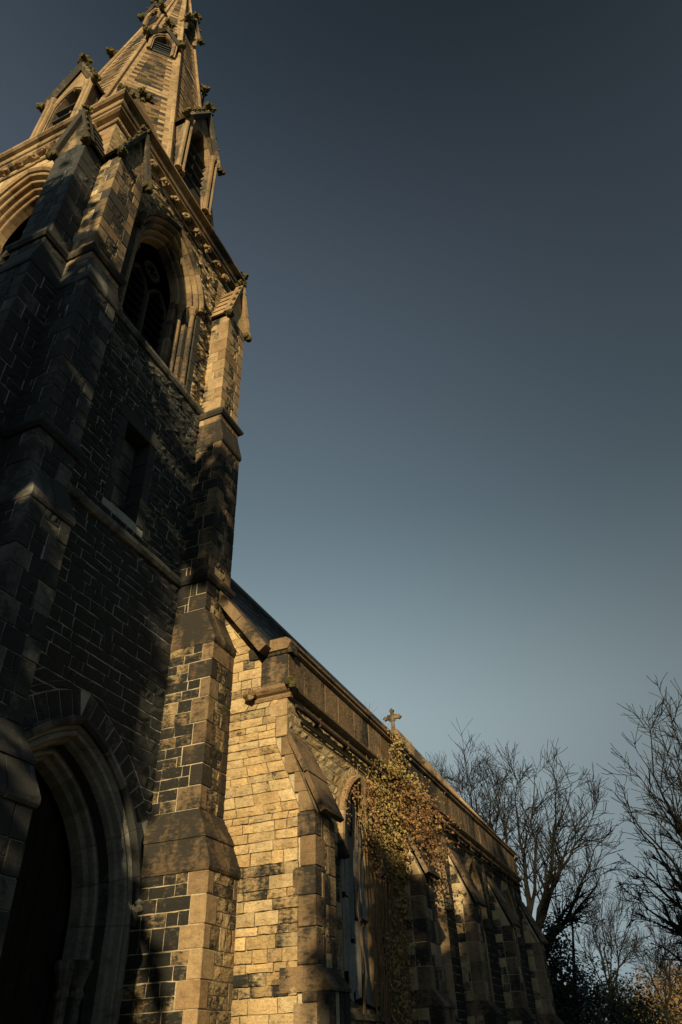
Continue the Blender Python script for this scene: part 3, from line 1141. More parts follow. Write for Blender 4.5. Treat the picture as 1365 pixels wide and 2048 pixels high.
def belfry(P, A, key, soot, lit):
    G = T.group(key, 'belfry_window')
    hood = [(0.50, -0.02), (0.50, 0.10), (0.56, 0.15), (0.63, 0.13), (0.66, 0.05), (0.66, -0.02)]
    for q in arch_sweep(P, A, hood, 8, 18.45, soot=soot + 0.1):
        T.piece('hood_mould', key, q, 'dressed_stone')
    order1 = [(0.51, -0.05)] + roll(0.45, 0.0, 0.055, 5)[::-1] + [(0.39, -0.10), (0.36, -0.12)] + roll(0.31, -0.11, 0.05, 5)[::-1] + [(0.26, -0.2), (0.27, -0.26), (0.51, -0.26)]
    for q in arch_sweep(P, A, order1, 8, 18.42, soot=soot):
        T.piece('arch_stone', key, q, 'dressed_stone')
    order2 = [(0.27, -0.23)] + roll(0.21, -0.26, 0.055, 5)[::-1] + [(0.15, -0.36), (0.12, -0.38)] + roll(0.075, -0.37, 0.045, 5)[::-1] + [(0.02, -0.46), (0.0, -0.58), (0.27, -0.6)]
    for q in arch_sweep(P, A, order2, 8, 18.42, soot=soot):
        T.piece('arch_stone', key, q, 'dressed_stone')
    # jambs: plain reveal stones and shafts with capitals and bases
    for sgn in (-1, 1):
        for (w0, w1, d0, d1) in ((0.50, 0.68, -0.25, 0.010), (0.27, 0.50, -0.58, -0.17), (0.0, 0.27, -0.62, -0.42)):
            z = 15.05
            while z < 18.40:
                h = min(18.42 - z, rng.uniform(0.45, 0.75))
                u0, u1 = A.c + sgn * (A.w + w0), A.c + sgn * (A.w + w1)
                T.piece('jamb_stone', key, cbox(P, min(u0, u1), max(u0, u1), z + 0.004, z + h - 0.004, d0, d1, 0.012, rnd=rng.random(), soot=soot + (.32 if w0 > .4 else .12) + rng.uniform(-.1, .15)), 'dressed_stone')
                z += h
        for (w, d) in ((0.40, -0.07), (0.17, -0.32)):
            u = A.c + sgn * (A.w + w)
            c0, c1 = Vector(P.pt(u, 15.08, d)), Vector(P.pt(u, 18.22, d))
            prof = [(0, 0.12), (0.05, 0.12), (0.10, 0.085), (0.14, 0.10), (0.18, 0.07), (2.92, 0.068), (2.95, 0.095), (2.99, 0.095), (3.02, 0.075), (3.12, 0.11), (3.17, 0.135), (3.24, 0.135)]
            T.piece('shaft', key, tube([c0 + Vector((0, 0, z)) for z, r in prof], [r for z, r in prof], 10, soot=soot + 0.05, rnd=rng.random()), 'dressed_stone')
        T.piece('label_stop', key, crocket(P.pt(A.c + sgn * (A.w + 0.58), 18.38, 0.08), 0.13, 3, out=P.N), 'mossy_stone')
    # ring of thin stones above the hood
    th = math.acos(A.e / (A.R + 0.7))
    nst = 13
    for sgn in (-1, 1):
        for k in range(nst):
            a0, a1 = th * k / nst + 0.006, th * (k + 1) / nst - 0.006
            p0, p1, p2, p3 = A.at(sgn, a0, 0.665), A.at(sgn, a0, 0.86), A.at(sgn, a1, 0.86), A.at(sgn, a1, 0.665)
            q = (p0, p1, p2, p3) if sgn > 0 else (p1, p0, p3, p2)
            T.piece('voussoir', key, quad_block(P, q, 0.02, 0.01, nu=2, nv=2, rnd=rng.random(), soot=soot + rng.uniform(-.05, .2)), 'rough_stone')
    # tracery: mullion, two lights, a ring, louvres
    D = -0.62
    c0, c1 = P.pt(A.c, 15.05, D), P.pt(A.c, 17.7, D)
    T.piece('mullion', key, tube([Vector(c0), Vector(c1)], [0.085, 0.085], 6, soot=1.0), 'dressed_stone')
    for sgn in (-1, 1):
        sub = Arch(A.c + sgn * 0.44, 0.36, 17.65, 0.62, 15.05)
        for q in arch_sweep(P, sub, [(0.0, D - 0.08), (0.0, D), (0.04, D + 0.05), (0.085, D + 0.03), (0.085, D - 0.08)], 6, 15.05, soot=1.0):
            T.piece('tracery_bar', key, q, 'dressed_stone')
        for k in range(9):
            z = 15.2 + k * 0.33
            w = sub.half(z + .1) if z + .1 > sub.zs else sub.w
            if w < 0.06:
                continue
            lm = MB()
            lm.v = [P.pt(sub.c - w, z, D + 0.02), P.pt(sub.c + w, z, D + 0.02), P.pt(sub.c + w, z + 0.26, D - 0.28), P.pt(sub.c - w, z + 0.26, D - 0.28),
                    P.pt(sub.c - w, z + 0.03, D + 0.035), P.pt(sub.c + w, z + 0.03, D + 0.035), P.pt(sub.c + w, z + 0.29, D - 0.265), P.pt(sub.c - w, z + 0.29, D - 0.265)]
            for q in ([3, 2, 1, 0], [4, 5, 6, 7], [0, 1, 5, 4], [1, 2, 6, 5], [2, 3, 7, 6], [3, 0, 4, 7]):
                lm.face(q, rng.random(), 0.2)
            T.piece('louvre', key, lm, 'dark_timber')
    pts = []
    for k in range(17):
        a = k / 16 * 2 * math.pi
        pts.append(Vector(P.pt(A.c + 0.27 * math.cos(a), 18.72 + 0.27 * math.sin(a), D)))
    T.piece('tracery_bar', key, tube(pts, [0.06] * 17, 6, soot=1.0), 'dressed_stone')
    for k in range(4):
        a = k * math.pi / 2 + math.pi / 4
        T.piece('tracery_bar', key, tube([Vector(P.pt(A.c + 0.25 * math.cos(a), 18.72 + 0.25 * math.sin(a), D)), Vector(P.pt(A.c + 0.08 * math.cos(a), 18.72 + 0.08 * math.sin(a), D))], [0.05, 0.03], 5, soot=1.0), 'dressed_stone')
    # dark panel behind, the chamber's shade put into its colour
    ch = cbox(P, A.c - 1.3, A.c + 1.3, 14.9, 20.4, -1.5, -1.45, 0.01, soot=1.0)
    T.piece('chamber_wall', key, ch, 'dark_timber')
    # sloping sill
    sm_ = MB()
    sm_.v = [P.pt(A.c - 1.6, 15.03, 0.01), P.pt(A.c + 1.6, 15.03, 0.01), P.pt(A.c + 1.6, 15.12, -0.8), P.pt(A.c - 1.6, 15.12, -0.8)]
    sm_.face([0, 1, 2, 3], 0.4, 0.5)
    T.piece('sill', key, sm_, 'dressed_stone')


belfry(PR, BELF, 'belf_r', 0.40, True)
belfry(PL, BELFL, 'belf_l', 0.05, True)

# ------------------------------------------------------------------ slit window with heavy lintel
G = T.group('slit', 'slit_window')
for sgn, u in ((-1, SL0), (1, SL1)):
    z = SLZ0
    k = 0
    while z < SLZ1 - 0.01:
        h = min(SLZ1 - z, 0.55)
        w = 0.222
        a, b_ = (u - w, u) if sgn < 0 else (u, u + w)
        T.piece('jamb_stone', 'slit', cbox(PR, a, b_, z + .003, z + h - .003, -0.45, 0.012, 0.010, rnd=rng.random(), soot=0.78 + rng.uniform(-.1, .1)), 'shade_grey_stone')
        z += h
        k += 1
T.piece('lintel', 'slit', cbox(PR, SL0 - 0.26, SL1 + 0.26, SLZ1 + .005, SLZ1 + 0.34, -0.45, 0.016, 0.012, soot=0.75), 'shade_grey_stone')
sm_ = MB()
sm_.v = [PR.pt(SL0 - 0.3, 9.96, 0.02), PR.pt(SL1 + 0.3, 9.96, 0.02), PR.pt(SL1 + .05, 10.42, -0.45), PR.pt(SL0 - .05, 10.42, -0.45)]
sm_.face([0, 1, 2, 3], 0.3, 0.95)
T.piece('sill', 'slit', sm_, 'shade_grey_stone')
# blocking stones inside the slit, and a narrow lancet light
for k in range(5):
    T.piece('blocking_stone', 'slit', cbox(PR, SL0 + 0.22, SL1, SLZ0 + k * 0.44 + .004, SLZ0 + (k + 1) * 0.44 - .004, -0.62, -0.36, 0.03, rnd=rng.random(), soot=0.5), 'shade_grey_stone')
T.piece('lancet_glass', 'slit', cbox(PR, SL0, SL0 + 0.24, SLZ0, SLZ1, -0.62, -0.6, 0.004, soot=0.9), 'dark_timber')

# ------------------------------------------------------------------ doorway
G = T.group('door', 'doorway')
th = math.acos(DOOR.e / (DOOR.R + 0.8))
nst = 15
for sgn in (-1, 1):
    for k in range(3, nst):
        a0, a1 = th * k / nst + 0.005, th * (k + 1) / nst - 0.005
        if k == nst - 1:
            a1 = min(a1, math.acos(DOOR.e / (DOOR.R + 0.55)) - 0.004)
        p0, p1, p2, p3 = DOOR.at(sgn, a0, 0.565), DOOR.at(sgn, a0, 0.96), DOOR.at(sgn, a1, 0.96), DOOR.at(sgn, a1, 0.565)
        q = (p0, p1, p2, p3) if sgn > 0 else (p1, p0, p3, p2)
        if max(abs(p[0] - 8.5) for p in q) > 2.12:
            continue
        T.piece('voussoir', 'door', quad_block(PR, q, 0.016, 0.01, nu=2, nv=3, rnd=rng.random(), soot=0.7 + rng.uniform(-.2, .1)), 'shade_black_stone')
hood = [(0.42, -0.02), (0.42, 0.07), (0.47, 0.12), (0.54, 0.11), (0.56, 0.03), (0.56, -0.02)]
for q in arch_sweep(PR, DOOR, hood, 10, 3.75, soot=0.62):
    T.piece('hood_mould', 'door', q, 'shade_grey_stone')
o1 = [(0.44, 0.0), (0.40, 0.02), (0.36, -0.03)] + roll(0.30, -0.06, 0.05, 4)[::-1] + [(0.23, -0.12), (0.19, -0.16), (0.16, -0.25), (0.44, -0.30)]
for q in arch_sweep(PR, DOOR, o1, 10, 0.0, soot=0.14):
    T.piece('arch_stone', 'door', q, 'shade_grey_stone')
for q in arch_sweep(PR, DOOR, [(0.24, -0.24), (0.17, -0.26), (0.15, -0.44), (0.24, -0.46)], 10, 0.0, soot=0.6):
    T.piece('arch_stone', 'door', q, 'shade_grey_stone')
o3 = [(0.20, -0.44), (0.14, -0.43)] + roll(0.09, -0.46, 0.045, 4)[::-1] + [(0.03, -0.54), (-0.02, -0.60), (-0.05, -0.80), (0.2, -0.82)]
for q in arch_sweep(PR, DOOR, o3, 10, 2.95, soot=0.14):
    T.piece('arch_stone', 'door', q, 'shade_grey_stone')
for sgn in (-1, 1):
    T.piece('label_stop', 'door', crocket(PR.pt(8.5 + sgn * (DOOR.w + 0.47), 3.68, 0.08), 0.17, 4, out=PR.N), 'shade_grey_stone')
    for (w, d) in ((0.10, -0.55), (-0.02, -0.70)):
        u = 8.5 + sgn * (DOOR.w + w)
        prof = [(0, 0.14), (0.1, 0.14), (0.16, 0.09), (2.45, 0.085), (2.5, 0.12), (2.55, 0.12), (2.6, 0.09), (2.78, 0.15), (2.85, 0.19), (2.96, 0.19)]
        T.piece('shaft', 'door', tube([Vector(PR.pt(u, z, d)) for z, r in prof], [r for z, r in prof], 10, soot=0.45), 'shade_grey_stone')
    T.piece('jamb_stone', 'door', cbox(PR, min(8.5 + sgn * 1.5, 8.5 + sgn * 1.95), max(8.5 + sgn * 1.5, 8.5 + sgn * 1.95), 0, 2.97, -0.95, -0.5, 0.02, soot=0.6), 'shade_grey_stone')
# timber doors deep inside
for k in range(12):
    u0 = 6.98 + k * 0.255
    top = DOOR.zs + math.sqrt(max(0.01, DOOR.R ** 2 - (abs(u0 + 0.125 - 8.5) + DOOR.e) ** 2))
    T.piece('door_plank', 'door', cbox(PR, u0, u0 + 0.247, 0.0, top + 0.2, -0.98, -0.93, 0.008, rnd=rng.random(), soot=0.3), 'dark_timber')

# ------------------------------------------------------------------ cornice with carved heads
G = T.group('cornice', 'cornice')
CORN = [(-0.10, 0.0), (0.05, 0.0), (0.08, 0.04), (0.05, 0.09), (-0.02, 0.12), (-0.02, 0.42), (0.10, 0.46), (0.16, 0.50), (0.17, 0.55), (0.12, 0.58), (0.10, 0.62),
        (0.19, 0.66), (0.21, 0.71), (0.15, 0.75), (0.17, 0.96), (0.26, 0.99), (0.32, 1.04), (0.32, 1.11), (0.25, 1.15), (-0.05, 1.28), (-0.10, 1.28)]


def mitred(P, prof, u0, u1, zb, ncut, m0, m1, soot):
    """straight run with 45 degree mitres at both ends"""
    us = [u0 + (u1 - u0) * k / ncut for k in range(ncut + 1)]
    for k in range(ncut):
        mb_ = MB()
        n = len(prof)
        for e, u in ((0, us[k]), (1, us[k + 1])):
            for d, v in prof:
                uu = u
                if k == 0 and e == 0:
                    uu = u - d * m0
                elif k == ncut - 1 and e == 1:
                    uu = u + d * m1
                else:
                    uu = u + (0.004 if e == 0 else -0.004)
                mb_.v.append(P.pt(uu, zb + v, d))
        r, s = rng.random(), soot + rng.uniform(-.12, .12)
        for i in range(n):
            j = (i + 1) % n
            mb_.face([i, n + i, n + j, j], r, s)
        mb_.face(list(range(n)), r, s)
        mb_.face(list(range(2 * n - 1, n - 1, -1)), r, s)
        T.piece('cornice_stone', 'cornice', mb_, 'dressed_stone')


PN = Plane((0, Y1, 0), (-1, 0, 0), (0, 1, 0))
PW = Plane((X0, 0, 0), (0, -1, 0), (-1, 0, 0))
mitred(PR, CORN, Y0, Y1, ZT, 6, 1, 1, 0.42)
mitred(PL, CORN, X0, X1, ZT, 6, 1, 1, 0.36)
mitred(PN, CORN, -X1, -X0, ZT, 3, 1, 1, 0.3)
mitred(PW, CORN, -Y1, -Y0, ZT, 3, 1, 1, 0.3)
for P, a, b_ in ((PR, Y0 + 0.5, Y1 - 0.3), (PL, X0 + 0.3, X1 - 0.5)):
    n = 9
    for k in range(n):
        u = a + (b_ - a) * (k + .5) / n
        c = P.pt(u, ZT + 0.28, 0.09)
        hb_ = ico(c, 0.13, k * 5 + 1, 0.35, 1, sc=(1, 1, 1.15), rnd=rng.random(), soot=0.3)
        hb_.join(ico(P.pt(u - 0.08, ZT + 0.24, 0.16), 0.06, k, 0.4, 0, soot=0.3))
        hb_.join(ico(P.pt(u + 0.08, ZT + 0.24, 0.16), 0.06, k + 3, 0.4, 0, soot=0.3))
        hb_.join(ico(P.pt(u, ZT + 0.19, 0.2), 0.05, k + 7, 0.4, 0, soot=0.3))
        T.piece('carved_head', 'cornice', hb_, 'dressed_stone')
for (x, y) in ((X1 + 0.12, Y0 - 0.12), (X1 + 0.12, Y1 + 0.12)):
    T.piece('corner_boss', 'cornice', finial((x, y, ZT + 0.95), 0.26, 7 + int(y), 0.55), 'mossy_stone')

# ------------------------------------------------------------------ spire
ZS, ZA = 22.05, 45.4
SR = 2.80
TAN = math.tan(math.radians(22.5))


def s_r(z):
    return SR * (ZA - z) / (ZA - ZS)


def octo(k, z, extra=0.0):
    """vertex k of the octagon at height z; vertex 0 between east and south-east faces, going clockwise seen from above"""
    a = math.radians(-22.5 - 45 * k)
    R_ = (s_r(z) + extra) / math.cos(math.radians(22.5))
    return Vector((CX + R_ * math.cos(a), CY + R_ * math.sin(a), z))


sp = MB()
zs_list = [ZS + (ZA - 0.6 - ZS) * k / 12 for k in range(13)]
rings = [[octo(k, z) for k in range(8)] for z in zs_list]
sp = loft(rings, rnd=0.5, soot=0.25)
spire = T.part('spire', sp, 'mortar', key='spire')
# courses on the three faces in view (south-west and north-east faces too, seen edge-on)
FACES = {'E': (7, 0), 'SE': (0, 1), 'S': (1, 2), 'SW': (2, 3), 'NE': (6, 7)}
for fn, (ka, kb) in FACES.items():
    z = ZS + 0.1
    alt = 0
    while z < ZA - 1.2:
        h = rng.uniform(0.20, 0.27)
        # plain band of long pale stones now and then
        band = int((z - ZS) / 5.2) != int((z + h - ZS) / 5.2) or int((z - ZS - .3) / 5.2) != int((z + h - ZS - .3) / 5.2)
        a0, b0, a1, b1 = octo(ka, z), octo(kb, z), octo(ka, z + h), octo(kb, z + h)
        # seen from outside, right is towards +tangent
        mid = (a0 + b0) / 2
        nrm = Vector((mid.x - CX, mid.y - CY, 0)).normalized()
        right = Vector((0, 0, 1)).cross(nrm)
        if (b0 - a0).dot(right) < 0:
            a0, b0, a1, b1 = b0, a0, b1, a1
        tilt = ((a1 + b1) / 2 - (a0 + b0) / 2).normalized()
        fnrm = right.cross(tilt).normalized()
        W = (b0 - a0).length
        ql = 0.42 if alt % 2 else 0.22
        ql = min(ql, W * 0.3)
        cuts_ = [0.0, ql / W]
        u = ql
        while u < W - ql - 0.25:
            u += rng.uniform(0.3, 0.6)
            if u < W - ql - 0.15:
                cuts_.append(u / W)
        cuts_ += [1 - ql / W, 1.0]
        cuts_ = sorted(set(cuts_))
        for i, (f0, f1) in enumerate(zip(cuts_[:-1], cuts_[1:])):
            qn = i == 0 or i == len(cuts_) - 2
            g_ = 0.006
            p = [a0.lerp(b0, f0) + right * g_, a0.lerp(b0, f1) - right * g_, a1.lerp(b1, f1) - right * g_, a1.lerp(b1, f0) + right * g_]
            p[0] = p[0] + tilt * g_
            p[1] = p[1] + tilt * g_
            p[2] = p[2] - tilt * g_
            p[3] = p[3] - tilt * g_
            df = 0.02 if qn else rng.uniform(0.008, 0.03)
            mb_ = MB()
            mb_.v = [tuple(x) for x in p] + [tuple(x + fnrm * df) for x in p]
            r = rng.random()
            s = rng.uniform(0.0, 0.34) if (qn or band) else rng.uniform(0.28, 0.62)
            for q in ([4, 5, 6, 7], [0, 1, 5, 4], [1, 2, 6, 5], [2, 3, 7, 6], [3, 0, 4, 7]):
                mb_.face(q, r, s)
            if qn:
                T.piece('spire_quoin', 'spire', mb_, 'dressed_stone')
            elif band:
                T.piece('band_stone', 'spire', mb_, 'dressed_stone')
            else:
                T.piece('spire_block', 'spire', mb_, 'spire_stone')
        z += h
        alt += 1
for k in range(8):
    for j in range(16):
        za = ZS + (ZA - 0.4 - ZS) * j / 16
        zb = ZS + (ZA - 0.4 - ZS) * (j + 1) / 16 - 0.02
        T.piece('edge_roll', 'spire', tube([octo(k, za, 0.03), octo(k, zb, 0.03)], [0.085 - 0.002 * j, 0.085 - 0.002 * (j + 1)], 7, soot=rng.uniform(-.05, .2), rnd=rng.random()), 'dressed_stone')
tip = MB()
tube([Vector((CX, CY, ZA - 1.0)), Vector((CX, CY, ZA - 0.3)), Vector((CX, CY, ZA)), Vector((CX, CY, ZA + 0.2))], [0.1, 0.16, 0.1, 0.22], 8, mb=tip)
tip.join(finial((CX, CY, ZA), 0.3, 4, 0.9))
T.piece('finial', 'spire', tip, 'dressed_stone')
# broaches at the corners
for (x, y, k) in ((X1 - 0.02, Y0 + 0.02, 0), (X1 - 0.02, Y1 - 0.02, 6), (X0 + 0.02, Y0 + 0.02, 2), (X0 + 0.02, Y1 - 0.02, 4)):
    v0, v1 = octo(k, ZS), octo(k + 1, ZS)
    zq = 25.9
    ap = (octo(k, zq, 0.03) + octo(k + 1, zq, 0.03)) / 2
    bm_ = MB()
    nrow = 9
    for (pa, pb) in ((v0, Vector((x, y, ZS))), (Vector((x, y, ZS)), v1)):
        for r_ in range(nrow):
            f0, f1 = r_ / nrow, (r_ + 1) / nrow - 0.012
            q = [pa.lerp(ap, f0), pb.lerp(ap, f0), pb.lerp(ap, f1), pa.lerp(ap, f1)]
            nn = (q[1] - q[0]).cross(q[3] - q[0]).normalized()
            if nn.z < 0:
                nn = -nn
            o_ = len(bm_.v)
            bm_.v += [tuple(v) for v in q] + [tuple(v + nn * 0.02) for v in q]
            r0, s0 = rng.random(), rng.uniform(0.1, 0.4)
            for fc in ([4, 5, 6, 7], [0, 1, 5, 4], [1, 2, 6, 5], [2, 3, 7, 6], [3, 0, 4, 7]):
                bm_.face([o_ + i for i in fc], r0, s0)
    bm_.v += [tuple(v0), (x, y, ZS), tuple(v1), tuple(ap)]
    o_ = len(bm_.v) - 4
    bm_.face([o_, o_ + 1, o_ + 3], 0.5, 0.3)
    bm_.face([o_ + 1, o_ + 2, o_ + 3], 0.5, 0.3)
    T.piece('broach', 'spire', bm_, 'spire_stone')
    T.piece('finial', 'spire', finial(ap + Vector((0, 0, 0.0)), 0.26, k + 2, 0.6), 'mossy_stone')


def lucarne(dir_ang, zb, w, hsh, hg, front_r, key, cr, big=True, soot=0.38):
    """gabled spire window. front plane at front_r from the axis, half width w, shaft height hsh, gable rise hg"""
    a = math.radians(dir_ang)
    N = Vector((math.cos(a), math.sin(a), 0))
    U = Vector((0, 0, 1)).cross(N)
    P = Plane(Vector((CX, CY, 0)) + N * front_r, U, N)
    back = -(front_r - s_r(zb + hsh + hg)) - 0.1
    z1 = zb + hsh
    A = Arch(0, w * 0.66, zb + hsh * 0.80, w * 1.2, zb)
    body = MB()

    def outer(v):
        if v < z1:
            return w
        return max(0.0, w * (1 - (v - z1) / hg))

    def sp_(v):
        h = A.half(v) if v < A.apex() else 0
        if h <= 0:
            return [(-outer(v), 0.0), (0.0, outer(v))]
        return [(-outer(v), -min(h, outer(v))), (min(h, outer(v)), outer(v))]
    backing(P, sp_, zb, z1 + hg, d=0.0, step=0.12, rnd=0.5, soot=soot, mb=body)
    for sgn in (-1, 1):     # side walls and roof slopes
        o_ = len(body.v)
        body.v += [P.pt(sgn * w, zb, 0), P.pt(sgn * w, zb, back), P.pt(sgn * w, z1, back), P.pt(sgn * w, z1, 0), P.pt(0, z1 + hg, back), P.pt(0, z1 + hg, 0)]
        body.face([o_, o_ + 1, o_ + 2, o_ + 3], .4, soot + .1)
        body.face([o_ + 3, o_ + 2, o_ + 4, o_ + 5], .4, soot + .1)
    lo_ = T.part('lucarne', body, 'dressed_stone', key=key)
    for q in arch_sweep(P, A, [(0.0, -0.4), (0.0, -0.05), (0.05, 0.04), (0.10, 0.05), (0.13, -0.01), (0.08, -0.4)], 6, zb, soot=soot):
        T.piece('lucarne_arch_stone', key, q, 'dressed_stone')
    cw = MB()
    zt_ = z1 + hg * .45
    d0_, d1_ = min(-.02, s_r(zb) - front_r + .05), min(-.02, s_r(zt_) - front_r + .05)
    cw.v = [P.pt(-w * .68, zb, d0_), P.pt(w * .68, zb, d0_), P.pt(w * .68, zt_, d1_), P.pt(-w * .68, zt_, d1_)]
    cw.face([0, 1, 2, 3], .5, 1)
    T.piece('chamber_wall', key, cw, 'dark_timber')  # near-black panel paints the shade inside the opening
    T.piece('mullion', key, tube([Vector(P.pt(0, zb, -0.2)), Vector(P.pt(0, zb + hsh * 0.85, -0.2))], [0.05 * w, 0.05 * w], 5, soot=0.3), 'dressed_stone')
    for k in range(5):
        z = zb + 0.1 + k * hsh / 5.5
        T.piece('louvre', key, cbox(P, -w * .6, w * .6, z, z + 0.03, -0.22, -0.06, .006, soot=.2), 'slate')
    for sgn in (-1, 1):
        if big:
            for uu in (0.80, 1.02):
                prof = [(0, 0.12), (0.08, 0.12), (0.14, 0.08), (hsh - 0.32, 0.075), (hsh - 0.28, 0.1), (hsh - 0.22, 0.08), (hsh - 0.06, 0.13), (hsh, 0.13)]
                T.piece('shaft', key, tube([Vector(P.pt(sgn * w * uu, zb + z, 0.04)) for z, r in prof], [r for z, r in prof], 8, soot=soot, rnd=rng.random()), 'dressed_stone')
        e0 = Vector(P.pt(sgn * w * 1.16, z1 - hg * 0.10, 0.07))
        e1 = Vector(P.pt(0, z1 + hg, 0.07))
        T.piece('coping', key, tube([e0, e1], [0.12 * w + .03, 0.11 * w + .03], 4, soot=0.6, rnd=0.4), 'dressed_stone')
        # roof slab behind the coping
        rs = MB()
        rs.v = [tuple(e0), tuple(e1), P.pt(0, z1 + hg, back), P.pt(sgn * w * 1.16, z1 - hg * 0.1, back)]
        nn = P.U * sgn * hg + Vector((0, 0, w))
        nn.normalize()
        rs.v += [tuple(Vector(v) + nn * 0.07) for v in rs.v]
        for q in ([0, 1, 2, 3], [4, 5, 6, 7], [0, 1, 5, 4], [1, 2, 6, 5], [2, 3, 7, 6], [3, 0, 4, 7]):
            rs.face(q, .4, .3)
        T.piece('roof_slab', key, rs, 'dressed_stone')
        T.piece('kneeler', key, crocket(e0 + P.N * 0.05 + P.U * (sgn * 0.08 * w), cr * 1.6, 3 + sgn, out=P.U * sgn), 'mossy_stone')
        for k in range(4 if big else 2):
            f = (k + 0.8) / (4.6 if big else 2.8)
            T.piece('crocket', key, crocket(e0.lerp(e1, f) + nn * 0.12, cr, k + 2, out=nn), 'mossy_stone')
    T.piece('finial', key, finial(P.pt(0, z1 + hg - 0.02, 0.06), cr * 1.7, 6, cr * 5.0), 'mossy_stone')


lucarne(0, ZS + 0.15, 0.80, 3.3, 1.95, SR + 0.06, 'luc_e', 0.13)
lucarne(-90, ZS + 0.15, 0.80, 3.3, 1.95, SR + 0.06, 'luc_s', 0.13)
for k, ang in enumerate((-45, -135, 45)):
    lucarne(ang, 31.6, 0.52, 1.1, 1.0, s_r(31.6) + 0.10, 'luc_m%d' % k, 0.13, big=False)
for k, ang in enumerate((0, -90)):
    lucarne(ang, 36.4, 0.40, 0.95, 0.95, s_r(36.4) + 0.12, 'luc_t%d' % k, 0.13, big=False)
T.finish()

# ================================================================== NAVE
NB = Building('church_nave', (-10.6, 21.8, 0), 'stone nave with sunlit end wall, parapet and row of buttresses')
NY0, NY1, NX = 11.40, 32.4, -5.80
PE = Plane((0, NY0, 0), (1, 0, 0), (0, -1, 0))        # lit end wall, u = X
PS = Plane((NX, 0, 0), (0, 1, 0), (1, 0, 0))          # long side wall, u = Y
WEATH = [(5.0, -5.25), (6.36, -5.8)]
RK = 1.33


def end_right(v):
    if v < 5.0:
        return -5.25
    if v < 6.36:
        return -5.25 - 0.55 * (v - 5.0) / 1.36
    if v < 8.05:
        return -5.80
    return -6.30 - (v - 8.05) / RK


def end_soot(u, v):
    s = 0.24 + rng.uniform(-0.16, 0.16)
    if v < 4.2:
        s += 0.10 + 0.10 * max(0, (u + 6.6))
    if v > 6.8:
        s += .12 * rng.random()
    if v < 2.9:
        s += .1
    return s


NWIN = [Arch(c, 0.86, 5.15, 1.22, 2.45) for c in (14.75, 19.95, 24.2, 29.2)]


def side_spans(ring=0.0):
    def f(v):
        holes = []
        for A in NWIN:
            if 2.4 < v < A.apex(ring):
                h = A.half(v, ring if v > 5.0 else min(ring, 0.16))
                holes.append((A.c - h, A.c + h))
        return cut([(NY0 + 0.02, NY1)], holes)
    return f


mb = backing(PE, lambda v: [(-8.6, end_right(v))], 0, 10.6, d=-0.04, soot=0.25)
backing(PS, side_spans(0.1), 0, 7.4, d=-0.006, soot=0.3, mb=mb)
o = len(mb.v)
mb.v += [(-15.4, NY0, 0), (-15.4, NY1, 0), (NX, NY1, 0), (-15.4, NY0, 8), (-15.4, NY1, 8), (NX, NY1, 8), (-10.6, NY1, 13.8), (-10.6, NY0 + .1, 13.8), (-13.2, NY0, 0), (-13.2, NY0, 10), (-8, NY0 + .1, 10.5), (-15.4, NY0 + .1, 8)]
mb.face([o + 1, o, o + 3, o + 4], .5, .4)
mb.face([o + 2, o + 1, o + 4, o + 6, o + 5], .5, .4)
NB.part('wall', mb, 'mortar', key='wall')
QU = []
coursed(NB, 'wall', PE, lambda v: [(-8.0, -5.80 - 0.22 if v > 6.36 and v < 7.1 else end_right(v) - (0.30 if v < 5.0 else 0.24 if v < 6.36 else 0.0))], 0.2, 7.28, end_soot,
        lo=0.12, hi=0.21, length=(0.2, 0.58), joint=0.015, front=0.022, bulge=0.016, back=-0.06, jit=.007)
coursed(NB, 'wall', PE, lambda v: [(-8.0, -6.36 if v < 8.05 else end_right(v) - 0.05)], 7.28, 10.2, end_soot,
        lo=0.16, hi=0.22, length=(0.22, 0.46), joint=0.015, front=0.02, bulge=0.012, back=-0.06, jit=.007)
# dark quoins down the corner buttress and pale ones above
zc = 0.2
k = 0
while zc < 4.95:
    h = min(rng.uniform(0.38, 0.5), 5.0 - zc)
    lf = 0.30 if k % 2 else 0.42
    sd = 0.38 if k % 2 else 0.24
    NB.piece('quoin', 'wall', cbox(PE, -5.25 - lf * rng.uniform(.7, 1.05), -5.25 + 0.012, zc + .006, zc + h - .006, -sd, 0.012, rnd=rng.random(), soot=0.46 + rng.uniform(-.12, .16)), 'brown_stone')
    zc += h
    k += 1
for k in range(4):
    z = 5.0 + k * 0.34
    e0_, e1_ = end_right(z + .004), min(end_right(z + .336), end_right(z + .004))
    ul_ = e1_ - (.10 if k % 2 else .16)
    NB.piece('quoin', 'wall', quad_block(PE, ((ul_, z + .006), (e0_ + .005, z + .006), (e1_ + .005, z + .334), (ul_, z + .334)), front=.014, bulge=.004, back=-.06, nu=2, nv=2, rnd=rng.random(), soot=0.40, jit=.003, rim=.8), 'brown_stone')
for k in range(2):
    z = 6.38 + k * 0.38
    NB.piece('quoin', 'wall', cbox(PE, -5.80 - (0.34 if k % 2 else 0.22), -5.788, z + .005, z + 0.375, -(0.2 if k % 2 else .32), 0.012, rnd=0.9, soot=0.02), 'dressed_stone')


def n_soot(u, v):
    s = 0.26 + 0.40 * min(1, max(0, (u - 15.5) / 4))
    if v < 4.8:
        s += 0.16
    return s + rng.uniform(-.12, .12)


BUTT = [(NY0 + 0.0, 12.2), (17.2, 18.05), (21.8, 22.6), (26.5, 27.3), (31.55, 32.35)]
coursed(NB, 'wall', PS, side_spans(0.40), 0.2, 7.1, n_soot, lo=0.17, hi=0.25, length=(0.22, 0.55), joint=0.016, front=0.022, bulge=0.018)


